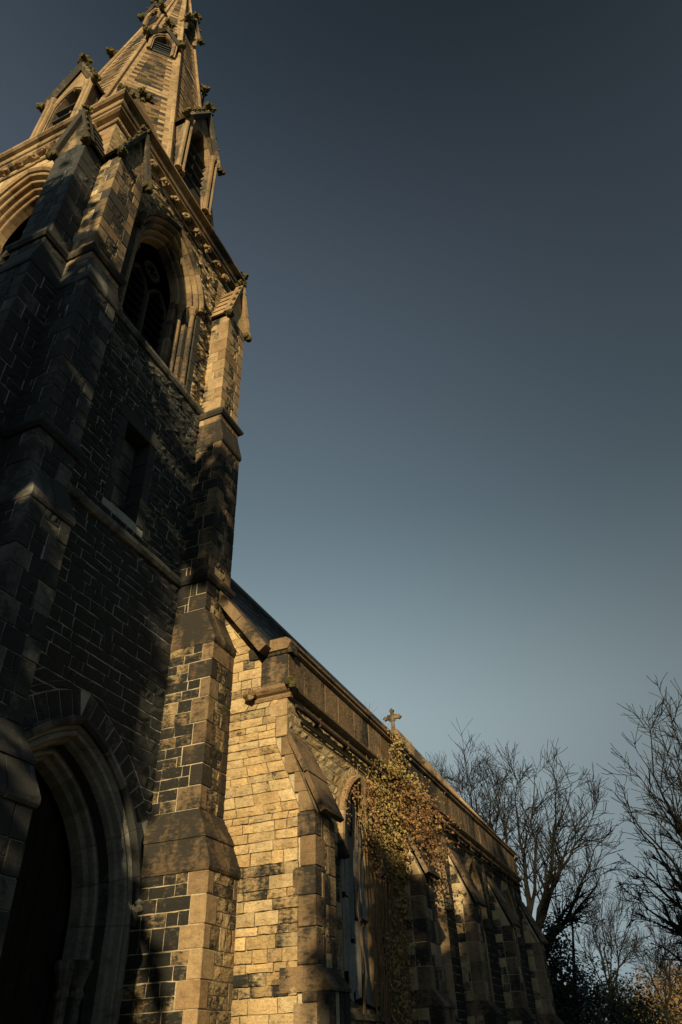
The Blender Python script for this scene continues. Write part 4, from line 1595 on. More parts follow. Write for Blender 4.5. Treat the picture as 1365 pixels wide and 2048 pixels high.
def nave_buttress(B, u0, u1, first, key):
    core = MB()
    ul = u0 + (.05 if first else 0)
    core = loft([uring(PS, ul, u1, p - .006, z) for z, p in ((0, .74), (2.55, .74), (2.56, .55), (4.98, .55), (6.3, 0.0))], soot=0.3)
    B.part('buttress', core, 'mortar', key=key)
    for z0, z1, p in ((0.2, 2.5, 0.74), (2.75, 4.98, 0.55)):
        n = round((z1 - z0) / 0.42)
        for k in range(n):
            za, zb = z0 + (z1 - z0) * k / n, z0 + (z1 - z0) * (k + 1) / n
            lf, rf = (0.2, 0.3) if k % 2 else (0.3, 0.2)
            full = rng.random() < 0.2
            if full:
                lf = u1 - u0 - rf - .01
            if first and z0 < 1:
                B.piece('quoin', key, cbox(PE, -5.24, -5.046, za + .006, zb - .006, -.34 if k % 2 else -.26, .012, rnd=rng.random(), soot=.7), 'brown_stone')
            for a, b_, dd in ((u0, u0 + lf, 0.3), (u1 - rf, u1, 0.3)):
                if first and a == u0:
                    a = u0 + 0.42 if full else u0 + .25
                    b_ = max(b_, a + .1)
                    dd = 0.1
                B.piece('quoin', key, cbox(PS, a - (0 if first and a > u0 else .012), b_ + (.012 if b_ == u1 else 0), za + .006, zb - .006, p - dd, p + .012, rnd=rng.random(), soot=(0.5 if z0 > 1 else .68) + rng.uniform(-.15, .1)), 'brown_stone')
            if not full:
                coursed(B, key, PS.off(p), lambda v: [(max(u0 + lf, u0 + .36 if first else 0), u1 - rf)], 0, 0, lambda u, v: 0.5 + rng.uniform(-.2, .2),
                        courses=[(za, (za + zb) / 2), ((za + zb) / 2, zb)], length=(0.15, 0.3))
            if not first:
                coursed(B, key, PS.left(u0), lambda v: [(0, p - .31)], 0, 0, lambda u, v: 0.42 + rng.uniform(-.2, .2),
                        courses=[(za, (za + zb) / 2), ((za + zb) / 2, zb)], length=(0.15, 0.4))
    e = 0.02
    # lower weathering
    B.piece('weathering_slab', key, loft([uring(PS, u0 - e, u1, 0.79, 2.46), uring(PS, u0 - e, u1, 0.79, 2.5), uring(PS, u0 - e, u1, 0.56, 2.78)], soot=0.55), 'brown_stone')
    # the long top weathering: slabs laid up the slope with a drip edge
    pts = [(0.66, 4.93), (0.66, 5.02), (0.34, 5.62), (0.0, 6.32)]
    us0, us1 = u0 - (0.0 if first else 0.04), u1 + 0.05
    for (pa, za), (pb, zb), th_ in (((0.66, 4.96), (0.33, 5.66), 0.09), ((0.36, 5.64), (-0.03, 6.42), 0.09)):
        mb_ = MB()
        L_ = math.hypot(pb - pa, zb - za)
        nx, nz = (zb - za) / L_ * th_, -(pb - pa) / L_ * th_
        mb_.v = [PS.pt(us0, za, pa), PS.pt(us1, za, pa), PS.pt(us1, zb, pb), PS.pt(us0, zb, pb)]
        mb_.v += [PS.pt(us0, za + nz, pa + nx), PS.pt(us1, za + nz, pa + nx), PS.pt(us1, zb + nz, pb + nx), PS.pt(us0, zb + nz, pb + nx)]
        for q in ([3, 2, 1, 0], [4, 5, 6, 7], [0, 1, 5, 4], [1, 2, 6, 5], [2, 3, 7, 6], [3, 0, 4, 7]):
            mb_.face(q, rng.random(), 0.5)
        B.piece('weathering_slab', key, mb_, 'brown_stone')
    if not first:      # stones of the cheek under the slope
        coursed(B, key, PS.left(u0), lambda v: [(0, max(.0, .53 * (6.25 - v) / 1.3))], 4.98, 6.1, lambda u, v: 0.42 + rng.uniform(-.2, .2), length=(0.15, 0.35))


for i, (a, b_) in enumerate(BUTT):
    nave_buttress(NB, a, b_, i == 0, 'nb%d' % i)

# ------------------------------------------------------------------ nave windows, boarded up
for wi, A in enumerate(NWIN):
    key = 'win%d' % wi
    NB.group(key, 'window')
    for q in arch_sweep(PS, A, [(0.10, -0.02), (0.10, 0.08), (0.15, 0.13), (0.21, 0.11), (0.22, 0.03), (0.22, -0.02)], 8, 5.0, soot=0.12 if wi == 0 else 0.4):
        NB.piece('hood_mould', key, q, 'dressed_stone')
    for q in arch_sweep(PS, A, [(0.11, 0.01), (0.0, -0.16), (0.0, -0.42), (0.16, -0.45)], 8, 2.45, soot=0.2 if wi == 0 else 0.4):
        NB.piece('jamb_stone', key, q, 'dressed_stone')
    th = math.acos(A.e / (A.R + 0.3))
    nst = 9
    for sgn in (-1, 1):
        for k in range(nst):
            a0, a1 = th * k / nst + .007, th * (k + 1) / nst - .007
            p = [A.at(sgn, a0, .225), A.at(sgn, a0, .40), A.at(sgn, a1, .40), A.at(sgn, a1, .225)]
            if sgn < 0:
                p = [p[1], p[0], p[3], p[2]]
            NB.piece('voussoir', key, quad_block(PS, p, .02, .008, nu=2, nv=2, rnd=rng.random(), soot=(0.05 if wi == 0 else .4) + rng.uniform(0, .2)), 'rough_stone')
        NB.piece('label_stop', key, cbox(PS, A.c + sgn * (A.w + .16) - .12, A.c + sgn * (A.w + .16) + .12, 4.72, 5.04, -.02, .2, .05, soot=.75), 'dressed_stone')
    # sloping sill
    NB.piece('sill', key, loft([[PS.pt(A.c - 1.0, 2.2, -.45), PS.pt(A.c + 1.0, 2.2, -.45), PS.pt(A.c + 1.0, 2.2, .08), PS.pt(A.c - 1.0, 2.2, .08)],
                                [PS.pt(A.c - 1.0, 2.52, -.45), PS.pt(A.c + 1.0, 2.52, -.45), PS.pt(A.c + 1.0, 2.28, .08), PS.pt(A.c - 1.0, 2.28, .08)]], soot=.5), 'dressed_stone')
    # mullion and two lights
    NB.piece('mullion', key, tube([Vector(PS.pt(A.c, 2.4, -.33)), Vector(PS.pt(A.c, 5.2, -.33))], [.08, .08], 6, soot=.3), 'dressed_stone')
    for sgn in (-1, 1):
        S_ = Arch(A.c + sgn * .43, .34, 5.0, .6, 2.4)
        for q in arch_sweep(PS, S_, [(0, -.40), (0, -.33), (.04, -.28), (.085, -.30), (.085, -.40)], 5, 2.4, soot=.3):
            NB.piece('tracery_bar', key, q, 'dressed_stone')
    NB.piece('dark_backing', key, cbox(PS, A.c - 1.0, A.c + 1.0, 2.3, 6.5, -.62, -.58, .005, soot=1), 'dark_timber')
    # boards, split and hanging
    Rb = random.Random(50 + wi)
    u = A.c - A.w + 0.02
    while u < A.c + A.w - 0.06:
        w = min(Rb.uniform(0.16, 0.34), A.c + A.w - 0.01 - u)
        um = u + w / 2
        top = A.zs + math.sqrt(max(.01, A.R ** 2 - (abs(um - A.c) + A.e) ** 2)) - 0.04
        z = 2.5 + (Rb.uniform(0, .6) if Rb.random() < .5 else 0)
        while z < top - 0.15:
            h = min(Rb.uniform(0.7, 1.9), top - z)
            if Rb.random() < 0.86:
                ln = Rb.uniform(-.03, .03)
                dd = -.24 + Rb.uniform(-.03, .04)
                bm_ = MB()
                za, zb = z + Rb.uniform(-.02, .08), z + h - .008
                sk = Rb.uniform(-.08, .08)
                pts = [(u + .006 + ln, za), (u + w - .006 + ln, za + sk), (u + w - .006, zb), (u + .006, zb)]
                tl = Rb.uniform(-.05, .05)
                bm_.v = [PS.pt(a, c, dd + (tl if i < 2 else 0)) for i, (a, c) in enumerate(pts)] + [PS.pt(a, c, dd + .02 + (tl if i < 2 else 0)) for i, (a, c) in enumerate(pts)]
                r, s = Rb.random(), Rb.uniform(0, .35)
                for q in ([3, 2, 1, 0], [4, 5, 6, 7], [0, 1, 5, 4], [1, 2, 6, 5], [2, 3, 7, 6], [3, 0, 4, 7]):
                    bm_.face(q, r, s)
                NB.piece('board', key, bm_, 'grey_timber')
            z += h + Rb.choice((0.0, 0.0, 0.05))
        u += w
NB.parts['win0']['label'] = 'arched window with split grey boards'

# ------------------------------------------------------------------ parapet
NB.group('parapet', 'parapet')
u = NY0
k = 0
while u < NY1 - 0.05:
    w = min(rng.uniform(0.7, 1.05), NY1 - u)
    NB.piece('parapet_slab', 'parapet', cbox(PS, u + .006, u + w - .006, 7.34, 8.08, -.28, .02 + rng.uniform(0, .012), .012, rnd=rng.random(), soot=0.42 + rng.uniform(-.12, .12) + (.1 if u > 18 else 0)), 'brown_stone')
    u += w
NB.piece('parapet_slab', 'parapet', cbox(PE, -6.36, -5.79, 7.34, 8.02, -.25, .03, .015, rnd=.4, soot=.5), 'brown_stone')
cop = [(-.34, 8.08), (.05, 8.08), (.09, 8.12), (.09, 8.17), (.13, 8.20), (.13, 8.25), (.02, 8.33), (-.34, 8.33)]
for q in extrude_profile(PS, cop, NY0 - 0.12, NY1, soot=.42, cuts=[NY0 + 1.3 * k for k in range(1, 16)]):
    NB.piece('coping_stone', 'parapet', q, 'brown_stone')
for q in extrude_profile(PE, [(-.2, 8.02), (.05, 8.02), (.09, 8.08), (.12, 8.2), (.02, 8.30), (-.2, 8.30)], -6.62, -5.68, soot=.45, cuts=[-6.02]):
    NB.piece('coping_stone', 'parapet', q, 'brown_stone')
strg = [(-.05, 7.10), (.03, 7.10), (.05, 7.15), (.03, 7.19), (.10, 7.22), (.15, 7.27), (.16, 7.31), (.12, 7.35), (-.05, 7.37)]
for q in extrude_profile(PS, strg, NY0 - .02, NY1, soot=.3, cuts=[NY0 + 1.1 * k for k in range(1, 19)]):
    NB.piece('string_stone', 'parapet', q, 'brown_stone')
for q in extrude_profile(PE, strg, -6.50, -5.70, soot=.4):
    NB.piece('string_stone', 'parapet', q, 'brown_stone')
NB.piece('carved_head', 'parapet', crocket(PE.pt(-6.52, 7.24, .10), .17, 5, out=PE.N), 'brown_stone')
NB.piece('carved_head', 'parapet', crocket((NX + .10, NY0 - .10, 7.33), .18, 8, out=Vector((.7, -.7, 0))), 'mossy_stone')
# pipes and brackets under the string
pm = MB()
tube([Vector(PS.pt(NY0 + .25, 7.02, .06)), Vector(PS.pt(NY0 + .45, 7.0, .10)), Vector(PS.pt(NY1 - .2, 7.0, .10))], [.045, .045, .045], 8, mb=pm, soot=.3)
NB.part('gutter_pipe', pm, 'iron', key='pipe')
pm = MB()
tube([Vector(PS.pt(NY0 + .5, 6.80, .05)), Vector(PS.pt(NY1 - .2, 6.80, .05))], [.022, .022], 6, mb=pm, soot=.2, rnd=.9)
NB.part('conduit', pm, 'iron')
for k in range(14):
    NB.piece('bracket', 'pipe', cbox(PS, 12.6 + k * 1.45, 12.65 + k * 1.45, 6.92, 7.1, 0, .16, .01, soot=.2, rnd=.9), 'iron')

# ------------------------------------------------------------------ gable coping, roof, far gable with cross
NB.group('gable', 'gable_coping')


def rake(y0, y1, xa, xb, zlow, th_, n, key, soot, mat='brown_stone'):
    for k in range(n):
        x0_, x1_ = xa + (xb - xa) * k / n, xa + (xb - xa) * (k + 1) / n + .008
        z0_, z1_ = zlow + (xa - x0_) * RK, zlow + (xa - x1_) * RK
        mb_ = MB()
        mb_.v = [(x0_, y0, z0_), (x1_, y0, z1_), (x1_, y1, z1_), (x0_, y1, z0_)]
        mb_.v += [(x0_ + th_ * .8, y0, z0_ + th_ * .6), (x1_ + th_ * .8, y0, z1_ + th_ * .6), (x1_ + th_ * .8, y1, z1_ + th_ * .6), (x0_ + th_ * .8, y1, z0_ + th_ * .6)]
        for q in ([3, 2, 1, 0], [4, 5, 6, 7], [0, 1, 5, 4], [1, 2, 6, 5], [2, 3, 7, 6], [3, 0, 4, 7]):
            mb_.face(q, rng.random(), soot)
        NB.piece('coping_stone', key, mb_, mat)


rake(NY0 - .34, NY0 + .35, -6.26, -8.05, 8.02, .20, 3, 'gable', .5)
rake(NY1 - .35, NY1 + .12, -5.9, -10.6, 7.9, .30, 7, 'gable', .42)
NB.group('roofg', 'roof')
# slates in rows on the slope facing the camera
ex, ez, rx, rz = -6.12, 8.10, -10.6, 14.02
sl = MB()
sl.v = [(ex, NY0 + .1, ez - .06), (ex, NY1 - .3, ez - .06), (rx, NY1 - .3, rz - .06), (rx, NY0 + .1, rz - .06), (-15.4, NY0 + .1, 8), (-15.4, NY1 - .3, 8)]
sl.face([0, 1, 2, 3], .5, 0)
sl.face([3, 2, 5, 4], .5, 0)
NB.part('roof_deck', sl, 'slate', parent=None)
RL = math.hypot(rx - ex, rz - ez)
nr = int(RL / .24)
sr_ = Vector((rx - ex, 0, rz - ez)).normalized()
sn_ = Vector((-sr_.z, 0, sr_.x))
if sn_.z < 0:
    sn_ = -sn_
for r_ in range(nr):
    y = NY0 + .12 + (.15 if r_ % 2 else 0)
    while y < NY1 - .4:
        w = .30
        p0 = Vector((ex, 0, ez)) + sr_ * (r_ * .24)
        p1 = p0 + sr_ * .30
        mb_ = MB()
        j = rng.uniform(0, .006)
        mb_.v = [(p0.x + sn_.x * (.014 + j), y + .004, p0.z + sn_.z * (.014 + j)), (p0.x + sn_.x * (.014 + j), y + w - .004, p0.z + sn_.z * (.014 + j)), (p1.x, y + w - .004, p1.z), (p1.x, y + .004, p1.z),
                 (p0.x, y + .004, p0.z), (p0.x, y + w - .004, p0.z)]
        r = rng.random()
        for q in ([0, 1, 2, 3], [4, 5, 1, 0]):
            mb_.face(q, r, 0)
        NB.piece('slate', 'roofg', mb_, 'slate')
        y += w
rt_ = MB()
tube([Vector((rx, NY0 + .1, rz + .02)), Vector((rx, NY1 - .3, rz + .02))], [.10, .10], 8, mb=rt_, soot=.2)
NB.part('ridge', rt_, 'slate')
# cross
cb_ = Vector((-10.6, NY1 - .12, 13.95))
cr_ = MB()
tube([cb_ + Vector((0, 0, -.1)), cb_ + Vector((0, 0, .25)), cb_ + Vector((0, 0, .30)), cb_ + Vector((0, 0, .36)), cb_ + Vector((0, 0, .40)), cb_ + Vector((0, 0, .75))], [.26, .17, .21, .21, .12, .10], 8, mb=cr_, soot=.6)
PC = Plane(cb_, (1, 0, 0), (0, -1, 0))
cr_.join(cbox(PC, -.085, .085, .70, 1.34, -.07, .07, .02, soot=.62))
cr_.join(cbox(PC, -.36, .36, .94, 1.10, -.065, .065, .02, soot=.62))
for (uu, vv) in ((-.36, 1.02), (.36, 1.02), (0, 1.38)):
    # diamond ends
    cr_.join(loft([[PC.pt(uu - .13, vv, d), PC.pt(uu, vv - .13, d), PC.pt(uu + .13, vv, d), PC.pt(uu, vv + .13, d)] for d in (-.06, .06)], soot=.62))
for (uu, vv) in ((-.14, .90), (.14, .90), (-.14, 1.14), (.14, 1.14), (-.22, 1.16), (.22, 1.16)):
    cr_.join(ico(PC.pt(uu, vv, 0), .055, 3, .2, 0, soot=.62))
NB.part('gable_cross', cr_, 'dressed_stone', label='small stone cross on the far gable')
NB.finish()

# ================================================================== IVY
iv = thing('ivy', (NX + .1, 16.4, 0), 'sunlit ivy climbing the nave wall beside the boarded window', 'ivy')
Ri = random.Random(5)
stems = MB()
leaves = MB()
dry = MB()
ibase = Vector((NX + .1, 16.4, 0))


def leaf(mb_, c, s, R, nrm=None, droop=0.3):
    n = nrm or Vector((.8, R.uniform(-1.1, .2), R.uniform(-.1, .8)))
    n = (n + Vector((R.uniform(-.5, .5), R.uniform(-.5, .5), R.uniform(-.5, .5)))).normalized()
    t = n.cross(Vector((R.uniform(-1, 1), R.uniform(-1, 1), R.uniform(-1, 1)))).normalized()
    b_ = n.cross(t)
    o_ = len(mb_.v)
    pts = [(-.5, 0, 0), (-.1, .42, -.1), (.55, 0, -.08), (-.1, -.42, -.1), (0, 0, .06)]
    for x, y, z in pts:
        p = c + t * (x * s) + b_ * (y * s) + n * (z * s)
        mb_.v.append((p.x, p.y, p.z))
    r = R.random()
    for q in ([0, 4, 1], [1, 4, 2], [2, 4, 3], [3, 4, 0]):
        mb_.face([o_ + i for i in q], r, 0)


def ivy_density(y, z):
    c = 16.6 + .15 * math.sin(z * 1.7) + (0.08 * (z - 4))
    w = 0.62 + .2 * math.sin(z * 2.3 + 1)
    k = .26
    if 4.9 < z < 7.2:
        w += .45
        k = 1.0
    if z > 7.2:
        w *= .7
        k = .6
    d = k * math.exp(-((y - c) / w) ** 2 * 1.2)
    d += .8 * math.exp(-((y - 18.2) / .8) ** 2) * math.exp(-((z - 6.6) / .55) ** 2)
    return d


cnt = 0
while cnt < 8200:
    y, z = Ri.uniform(14.6, 20.2), Ri.uniform(.2, 8.2)
    clump = .55 + .9 * mnoise.noise(Vector((y * 2.2, z * 2.2, 1.3)))
    if Ri.random() < ivy_density(y, z) * clump * 1.15:
        x = NX + .04 + abs(Ri.gauss(0, .13)) + (.16 if z > 7 else 0)
        leaf(leaves, Vector((x, y, z)), Ri.uniform(.04, .095), Ri)
        cnt += 1
for k in range(80):
    y = 16.4 + Ri.gauss(0, .7)
    z = Ri.uniform(0, 2.5)
    zt = Ri.uniform(4.0, 8.0)
    pts = []
    yy = y
    while z < zt:
        pts.append(Vector((NX + .03 + Ri.uniform(0, .06), yy, z)))
        z += Ri.uniform(.25, .4)
        yy += Ri.gauss(0, .05) + (.02 if z > 5 else 0)
    if len(pts) > 2:
        r0 = Ri.uniform(.008, .028)
        tube(pts, [r0 * (1 - .6 * i / len(pts)) for i in range(len(pts))], 4, rnd=Ri.random(), mb=stems)
# dry creeper sprays thrown outwards on the right, and round the window arch
for k in range(110):
    p = Vector((NX + .1, Ri.uniform(16.2, 18.6), Ri.uniform(5.2, 7.0)))
    d = Vector((Ri.uniform(.1, .7), Ri.uniform(.1, 1.0), Ri.uniform(-.3, .5))).normalized()
    L_ = Ri.uniform(.5, 1.5)
    pts = []
    for i in range(7):
        pts.append(p.copy())
        p += d * (L_ / 6)
        d = (d + Vector((Ri.uniform(-.2, .2), Ri.uniform(-.2, .2), -.12))).normalized()
    tube(pts, [.009 * (1 - .8 * i / 7) + .002 for i in range(7)], 3, rnd=Ri.random(), mb=stems)
    for q in pts[2:]:
        for _ in range(3):
            leaf(dry, q + Vector((Ri.uniform(-.08, .08), Ri.uniform(-.08, .08), Ri.uniform(-.1, .04))), Ri.uniform(.045, .09), Ri)
for k in range(500):
    a = Ri.uniform(.3, 1.05)
    sgn = 1 if Ri.random() < .8 else -1
    u, v = NWIN[0].at(sgn, a, Ri.gauss(.1, .16))
    leaf(dry, Vector((NX + .1 + abs(Ri.gauss(0, .05)), u, v + Ri.gauss(0, .12))), Ri.uniform(.03, .06), Ri)
for k in range(600):
    leaf(dry, Vector((NX + .05 + abs(Ri.gauss(0, .08)), Ri.gauss(15.75, .25), Ri.uniform(4.6, 6.7))), Ri.uniform(.03, .06), Ri)
link_mesh('stem', stems, 'vine', iv, ibase)
o = link_mesh('foliage', leaves, 'ivy_leaf', iv, ibase)
o['kind'] = 'stuff'
o = link_mesh('dry_foliage', dry, 'dry_leaf', iv, ibase)
o['kind'] = 'stuff'


# ================================================================== TREES
def grow(p, d, L_, r, lev, maxlev, R, out, up=0.03, wob=0.1, kids=(4, 7), seg=5):
    pts = [p.copy()]
    rads = [r]
    q = p.copy()
    dd = d.normalized()
    for i in range(seg):
        dd = (dd + Vector((R.gauss(0, wob), R.gauss(0, wob), R.gauss(0, wob) + up))).normalized()
        q = q + dd * (L_ / seg)
        pts.append(q.copy())
        rads.append(max(.004, r * (1 - .75 * (i + 1) / seg)))
    out.append((lev, pts, rads))
    if lev >= maxlev:
        return
    for k in range(R.randint(*kids)):
        f = R.uniform(.15, .98)
        i = min(seg - 1, int(f * seg))
        base = pts[i].lerp(pts[i + 1], f * seg - i)
        ax = (pts[i + 1] - pts[i]).normalized()
        s = ax.cross(Vector((R.uniform(-1, 1), R.uniform(-1, 1), R.uniform(-1, 1))))
        if s.length < .01:
            continue
        s.normalize()
        nd_ = (ax + s * R.uniform(.4, .95)).normalized()
        grow(base, nd_, L_ * R.uniform(.45, .85) * (1.1 - .35 * f), rads[i] * .6, lev + 1, maxlev, R, out, up, wob * 1.1, kids, max(3, seg - 1))


def bare_tree(base, limbs, seed, label, group, r, fork, maxlev=3, kids=(5, 8), rmin=.011, up=.03, dens=1.5, tl=(.16, .34)):
    """limbs: points where the main limbs thin out. trunk up to the fork, limbs, then twigs on twigs"""
    R = random.Random(seed)
    root = thing('bare_tree', base, label, 'tree', group)
    b_ = Vector(base)
    fk = fork
    trunk = MB()
    pts = [b_ + (fk - b_) * t + Vector((R.gauss(0, .05), R.gauss(0, .05), 0)) * t for t in (0, .25, .5, .75, 1)]
    tube(pts, [r * 1.25, r * 1.05, r * .95, r * .9, r * .8], 8, mb=trunk, rnd=R.random())
    out = []
    for tip_ in limbs:
        tip_ = Vector(tip_)
        st = fk - (fk - b_) * R.uniform(0, .25)
        L_ = (tip_ - st).length
        seg = 9
        pl, rl = [st.copy()], [r * .5]
        mid = st.lerp(tip_, .5) + Vector((R.gauss(0, .05), R.gauss(0, .05), R.gauss(.03, .04))) * L_
        for i in range(1, seg + 1):
            t = i / seg
            q = st.lerp(mid, t).lerp(mid.lerp(tip_, t), t) + Vector((R.gauss(0, .012), R.gauss(0, .012), R.gauss(0, .012))) * L_
            pl.append(q)
            rl.append(max(rmin, r * .5 * (1 - t) ** .8))
        out.append((1, pl, rl))
        for k in range(int((8 + L_) * dens)):
            f = R.uniform(.3, 1.0)
            i = min(seg - 1, int(f * seg))
            base_ = pl[i].lerp(pl[i + 1], f * seg - i)
            ax = (pl[i + 1] - pl[i]).normalized()
            s = ax.cross(Vector((R.uniform(-1, 1), R.uniform(-1, 1), R.uniform(-1, 1))))
            if s.length < .01:
                continue
            s.normalize()
            nd_ = (ax + s * R.uniform(.45, 1.15)).normalized()
            grow(base_, nd_, L_ * R.uniform(*tl) * (1.15 - .4 * f), max(rmin * 1.4, rl[i] * .5), 2, maxlev, R, out, up=up, kids=kids, seg=5)
    limb, crown = MB(), MB()
    for lev, pl, rl in out:
        rl = [max(rmin, x) for x in rl]
        if lev <= 1:
            tube(pl, rl, 6, mb=limb, rnd=R.random())
        else:
            tube(pl, rl, 4 if lev == 2 else 3, mb=crown, rnd=R.random())
    link_mesh('trunk', trunk, 'bark', root, base)
    link_mesh('limb', limb, 'bark', root, base)
    o_ = link_mesh('crown', crown, 'bark', root, base)
    o_['kind'] = 'stuff'
    return root


def px(x, y, Y):
    return at_y(x, y, Y)


TG = 'bare winter trees beyond the nave'
f1 = px(1060, 1905, 37)
bare_tree((f1.x - .1, 37, 0), [px(985, 1555, 36), px(1022, 1535, 38), px(1065, 1535, 37), px(1105, 1535, 38), px(1142, 1570, 36), px(1180, 1625, 38), px(1200, 1600, 37), px(1215, 1670, 36), px(1222, 1740, 38), px(1205, 1715, 36), px(1150, 1660, 40), px(1190, 1800, 36), px(1050, 1620, 38)],
          21, 'spreading bare tree with limbs arching right, just past the nave corner', TG, .22, f1, dens=1.25, tl=(.12, .28))
f2 = px(985, 1740, 44)
bare_tree((f2.x, 44, 0), [px(930, 1520, 43), px(908, 1555, 45), px(948, 1540, 44), px(970, 1545, 46), px(1000, 1560, 43), px(905, 1600, 44), px(1030, 1575, 45)],
          33, 'slender upright bare tree rising behind the nave parapet', TG, .14, f2, dens=1.9, tl=(.16, .34))
f3 = px(905, 1660, 50)
bare_tree((f3.x, 50, 0), [px(873, 1530, 49), px(866, 1555, 50), px(890, 1540, 51), px(850, 1570, 50)],
          35, 'small twiggy bare tree top showing right of the gable cross', TG, .08, f3, kids=(3, 5), maxlev=3, tl=(.2, .4))
f4 = px(1520, 1980, 30)
bare_tree((f4.x, 30, 0), [px(1350, 1420, 30), px(1318, 1470, 29), px(1300, 1440, 31), px(1345, 1520, 28), px(1285, 1560, 30), px(1262, 1640, 29), px(1250, 1600, 31), px(1280, 1760, 28), px(1375, 1480, 31), px(1330, 1600, 30), px(1255, 1720, 29), px(1280, 1830, 30), px(1325, 1550, 29), px(1350, 1660, 28), px(1262, 1790, 30), px(1340, 1760, 31), px(1310, 1880, 29)],
          47, 'large bare tree leaning in from the right edge', TG, .24, f4, dens=1.05, tl=(.10, .22))
f5 = px(1215, 1960, 55)
bare_tree((f5.x, 55, 0), [px(1165, 1790, 54), px(1200, 1770, 56), px(1235, 1790, 55), px(1270, 1815, 54), px(1150, 1860, 55), px(1290, 1870, 55), px(1185, 1830, 57), px(1220, 1850, 56)],
          58, 'thin bare sapling in the thicket between the nave and the right tree', TG, .12, f5, maxlev=3, dens=1.5, tl=(.18, .36))
f6 = px(1330, 2010, 48)
bare_tree((f6.x, 48, 0), [px(1300, 1850, 48), px(1335, 1830, 47), px(1360, 1850, 48), px(1280, 1900, 49), px(1375, 1900, 48)],
          61, 'low bare tree in front of the sunlit brown copse', TG, .1, f6, maxlev=3, tl=(.18, .36))


def leafy(name, base, lobes, n, size, mat, seed, label, cat, group=None, trunk_r=.15, core=False):
    """evergreen: trunk and a crown of small leaves through several lobes (center, radii)"""
    R = random.Random(seed)
    root = thing(name, base, label, cat, group)
    b_ = Vector(base)
    tr = MB()
    top = max((c for c, r in lobes), key=lambda c: c[2])
    tube([b_, b_.lerp(Vector(top), .5), Vector(top)], [trunk_r, trunk_r * .7, trunk_r * .2], 7, mb=tr)
    for c, r in lobes:
        s = b_.lerp(Vector(top), R.uniform(.2, .7))
        tube([s, s.lerp(Vector(c), .5) + Vector((0, 0, .1)), Vector(c)], [trunk_r * .4, trunk_r * .3, trunk_r * .1], 5, mb=tr)
    cr2 = MB()
    vol = [r[0] * r[1] * r[2] for c, r in lobes]
    tot = sum(vol)
    for (c, r), v in zip(lobes, vol):
        for _ in range(int(n * v / tot)):
            d = Vector((R.gauss(0, 1), R.gauss(0, 1), R.gauss(0, 1))).normalized() * (R.random() ** .45)
            k = 1 + .35 * mnoise.noise(d * 2.1 + Vector(c))
            p = Vector((c[0] + d.x * r[0] * k, c[1] + d.y * r[1] * k, c[2] + d.z * r[2] * k))
            if mnoise.noise(p * 1.4 / max(.4, size * 4)) < -.28:
                continue
            leaf(cr2, p, R.uniform(.7, 1.3) * size, R, nrm=d + Vector((0, 0, .4)))
    link_mesh('trunk', tr, 'bark', root, base)
    o_ = link_mesh('crown', cr2, mat, root, base)
    o_['kind'] = 'stuff'
    return root


h0 = px(1120, 2000, 36)
leafy('holly', (h0.x, 36, 0), [((px(1105, 1880, 36)).to_tuple(), (.9, 1, 1.1)), ((px(1120, 1960, 36)).to_tuple(), (1.2, 1.2, 1.3)), ((px(1145, 1835, 36)).to_tuple(), (.45, .5, .5)), ((px(1090, 1960, 36)).to_tuple(), (.9, 1, 1.2)), ((px(1130, 2040, 36)).to_tuple(), (1.6, 1.2, 1.0))],
      6500, .13, 'holly_leaf', 3, 'dark glossy holly against the end of the nave', 'holly')
for k, (x, y, Y, w, hh) in enumerate(((1195, 1985, 42, 1.9, 1.9), (1258, 2015, 44, 1.8, 1.4), (1150, 2015, 40, 1.6, 1.3))):
    c = px(x, y, Y)
    leafy('shrub', (c.x, Y, 0), [((c.x, Y, c.z), (w, 1.4, hh)), ((c.x + .5, Y, c.z - .9), (w * 1.2, 1.5, 1.4)), ((c.x - .7, Y, c.z + .3), (w * .5, 1, hh * .7))], 3800, .13, 'holly_leaf', 12 + k,
          ('tallest dark evergreen shrub in the thicket', 'low dark shrub beside the sunlit brown copse', 'dark shrub at the foot of the holly')[k], 'shrub', 'dark shrubs below the trees', trunk_r=.08)
for k, (x, y, Y, w, hh) in enumerate(((1330, 1990, 80, 4.2, 2.6), (1375, 1975, 84, 3.6, 3.0), (1290, 2030, 78, 3.0, 1.6))):
    c = px(x, y, Y)
    leafy('copse_tree', (c.x, Y, 0), [((c.x, Y, c.z), (w, 2.5, hh)), ((c.x, Y, c.z - 2), (w * 1.1, 2.5, 2.4))], 3600, .26, 'beech_leaf', 31 + k,
          ('sunlit brown-leaved copse tree at lower right, middle one', 'sunlit brown-leaved copse tree cut by the right edge', 'lowest sunlit brown-leaved copse tree, nearest the dark shrubs')[k], 'tree', 'sunlit brown copse', trunk_r=.2)

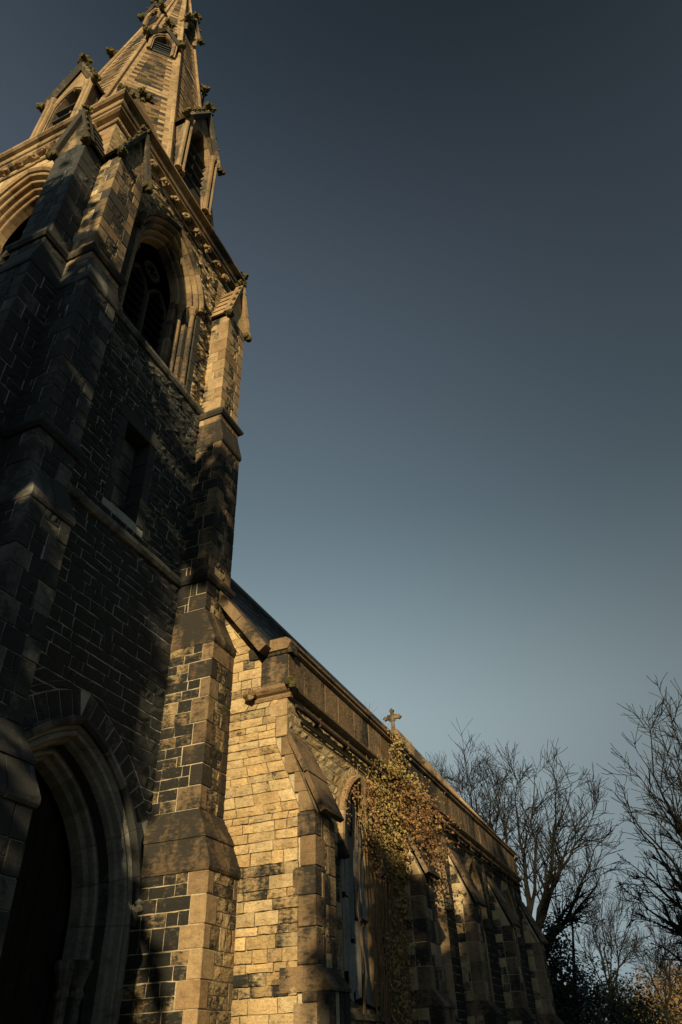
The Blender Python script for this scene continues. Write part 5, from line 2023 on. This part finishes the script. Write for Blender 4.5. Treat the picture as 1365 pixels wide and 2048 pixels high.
# low weeds on the parapet
for k, (x, y) in enumerate(((737, 1437), (768, 1470))):
    R = random.Random(70 + k)
    d = ray(x, y)
    c = CAMPOS + d * ((NX - .05) / d.x)
    wd = MB()
    wb = (NX - .05, c.y, 8.32)
    for _ in range(7):
        p = Vector(wb)
        dd = Vector((R.gauss(0, .35), R.gauss(0, .35), 1)).normalized()
        pts = [p + dd * (t * R.uniform(.35, .6)) + Vector((0, 0, -.05 * t * t)) for t in (0, .3, .6, 1)]
        tube(pts, [.006, .005, .004, .002], 3, mb=wd, rnd=R.random())
    o = link_mesh('weed', wd, 'vine', None, wb)
    o.location = wb
    tag(o, ('dry weed sprouting from the parapet coping, nearer the tower', 'dry weed sprouting from the parapet coping beside the ivy top')[k], 'weed', 'weeds on the parapet')

# ================================================================== unseen yews added behind the viewer, lobes shaped to shade the church
shade_lobes_left = [((-4.45 + .1 * math.sin(k * 2.1), -10, 1.5 + k * 2.6), (2.15, 2.4, 2.2)) for k in range(7)]
shade_lobes_left += [((-1.55, -10, 18.1), (0.95, 1.2, 2.3)), ((-3.75, -10, 17.6), (1.5, 2, 1.9)), ((-4.25, -10, 20.4), (1.1, 1.8, 2.0)), ((-3.75, -10, 14.6), (1.6, 2.2, 2.2)), ((-3.8, -10, 12.0), (1.6, 2.2, 2.2)), ((-3.3, -10, 8.6), (1.7, 2, 2.6)), ((-3.2, -10, 4), (1.7, 2, 3)), ((-5.2, -10, 19.3), (2.4, 2.2, 1.8)), ((-9.3, -10, 19.0), (3.4, 2.4, 1.9)),
          ((-8.2, -10, 5), (3.0, 2.6, 5.5)), ((-8.0, -10, 13.5), (3.2, 2.6, 6.2)), ((-12.1, -10, 6), (3.2, 2.6, 6)), ((-11.8, -10, 13.5), (3.2, 2.6, 6.2))]
leafy('shade_yew', (-6.8, -10, 0), shade_lobes_left, 52000, .5, 'yew_leaf', 5, 'tall dense yew added out of view behind the viewer, left, to shade the tower', 'tree', 'added shade yews behind the viewer', trunk_r=.4)
shade_lobes_right = [((2.9 + .12 * math.sin(k * 1.7), -10, 1.5 + k * 2.6), (2.0, 2.4, 2.1)) for k in range(5)]
shade_lobes_right += [((6.4, -10, 7), (3.2, 2.6, 7)), ((4.2, -10, 13.2), (1.7, 2.2, 1.8)), ((5.3, -10, 16.0), (1.7, 2.2, 2.4)), ((6.6, -10, 18.2), (1.9, 2.2, 2.8)), ((8.6, -10, 18), (2.8, 2.4, 4.4)), ((10.4, -10, 9), (3.6, 2.6, 9))]
leafy('shade_yew', (5.4, -10, 0), shade_lobes_right, 40000, .5, 'yew_leaf', 6, 'broad yew added out of view behind the viewer, right, to shade the nave', 'tree', 'added shade yews behind the viewer', trunk_r=.4)
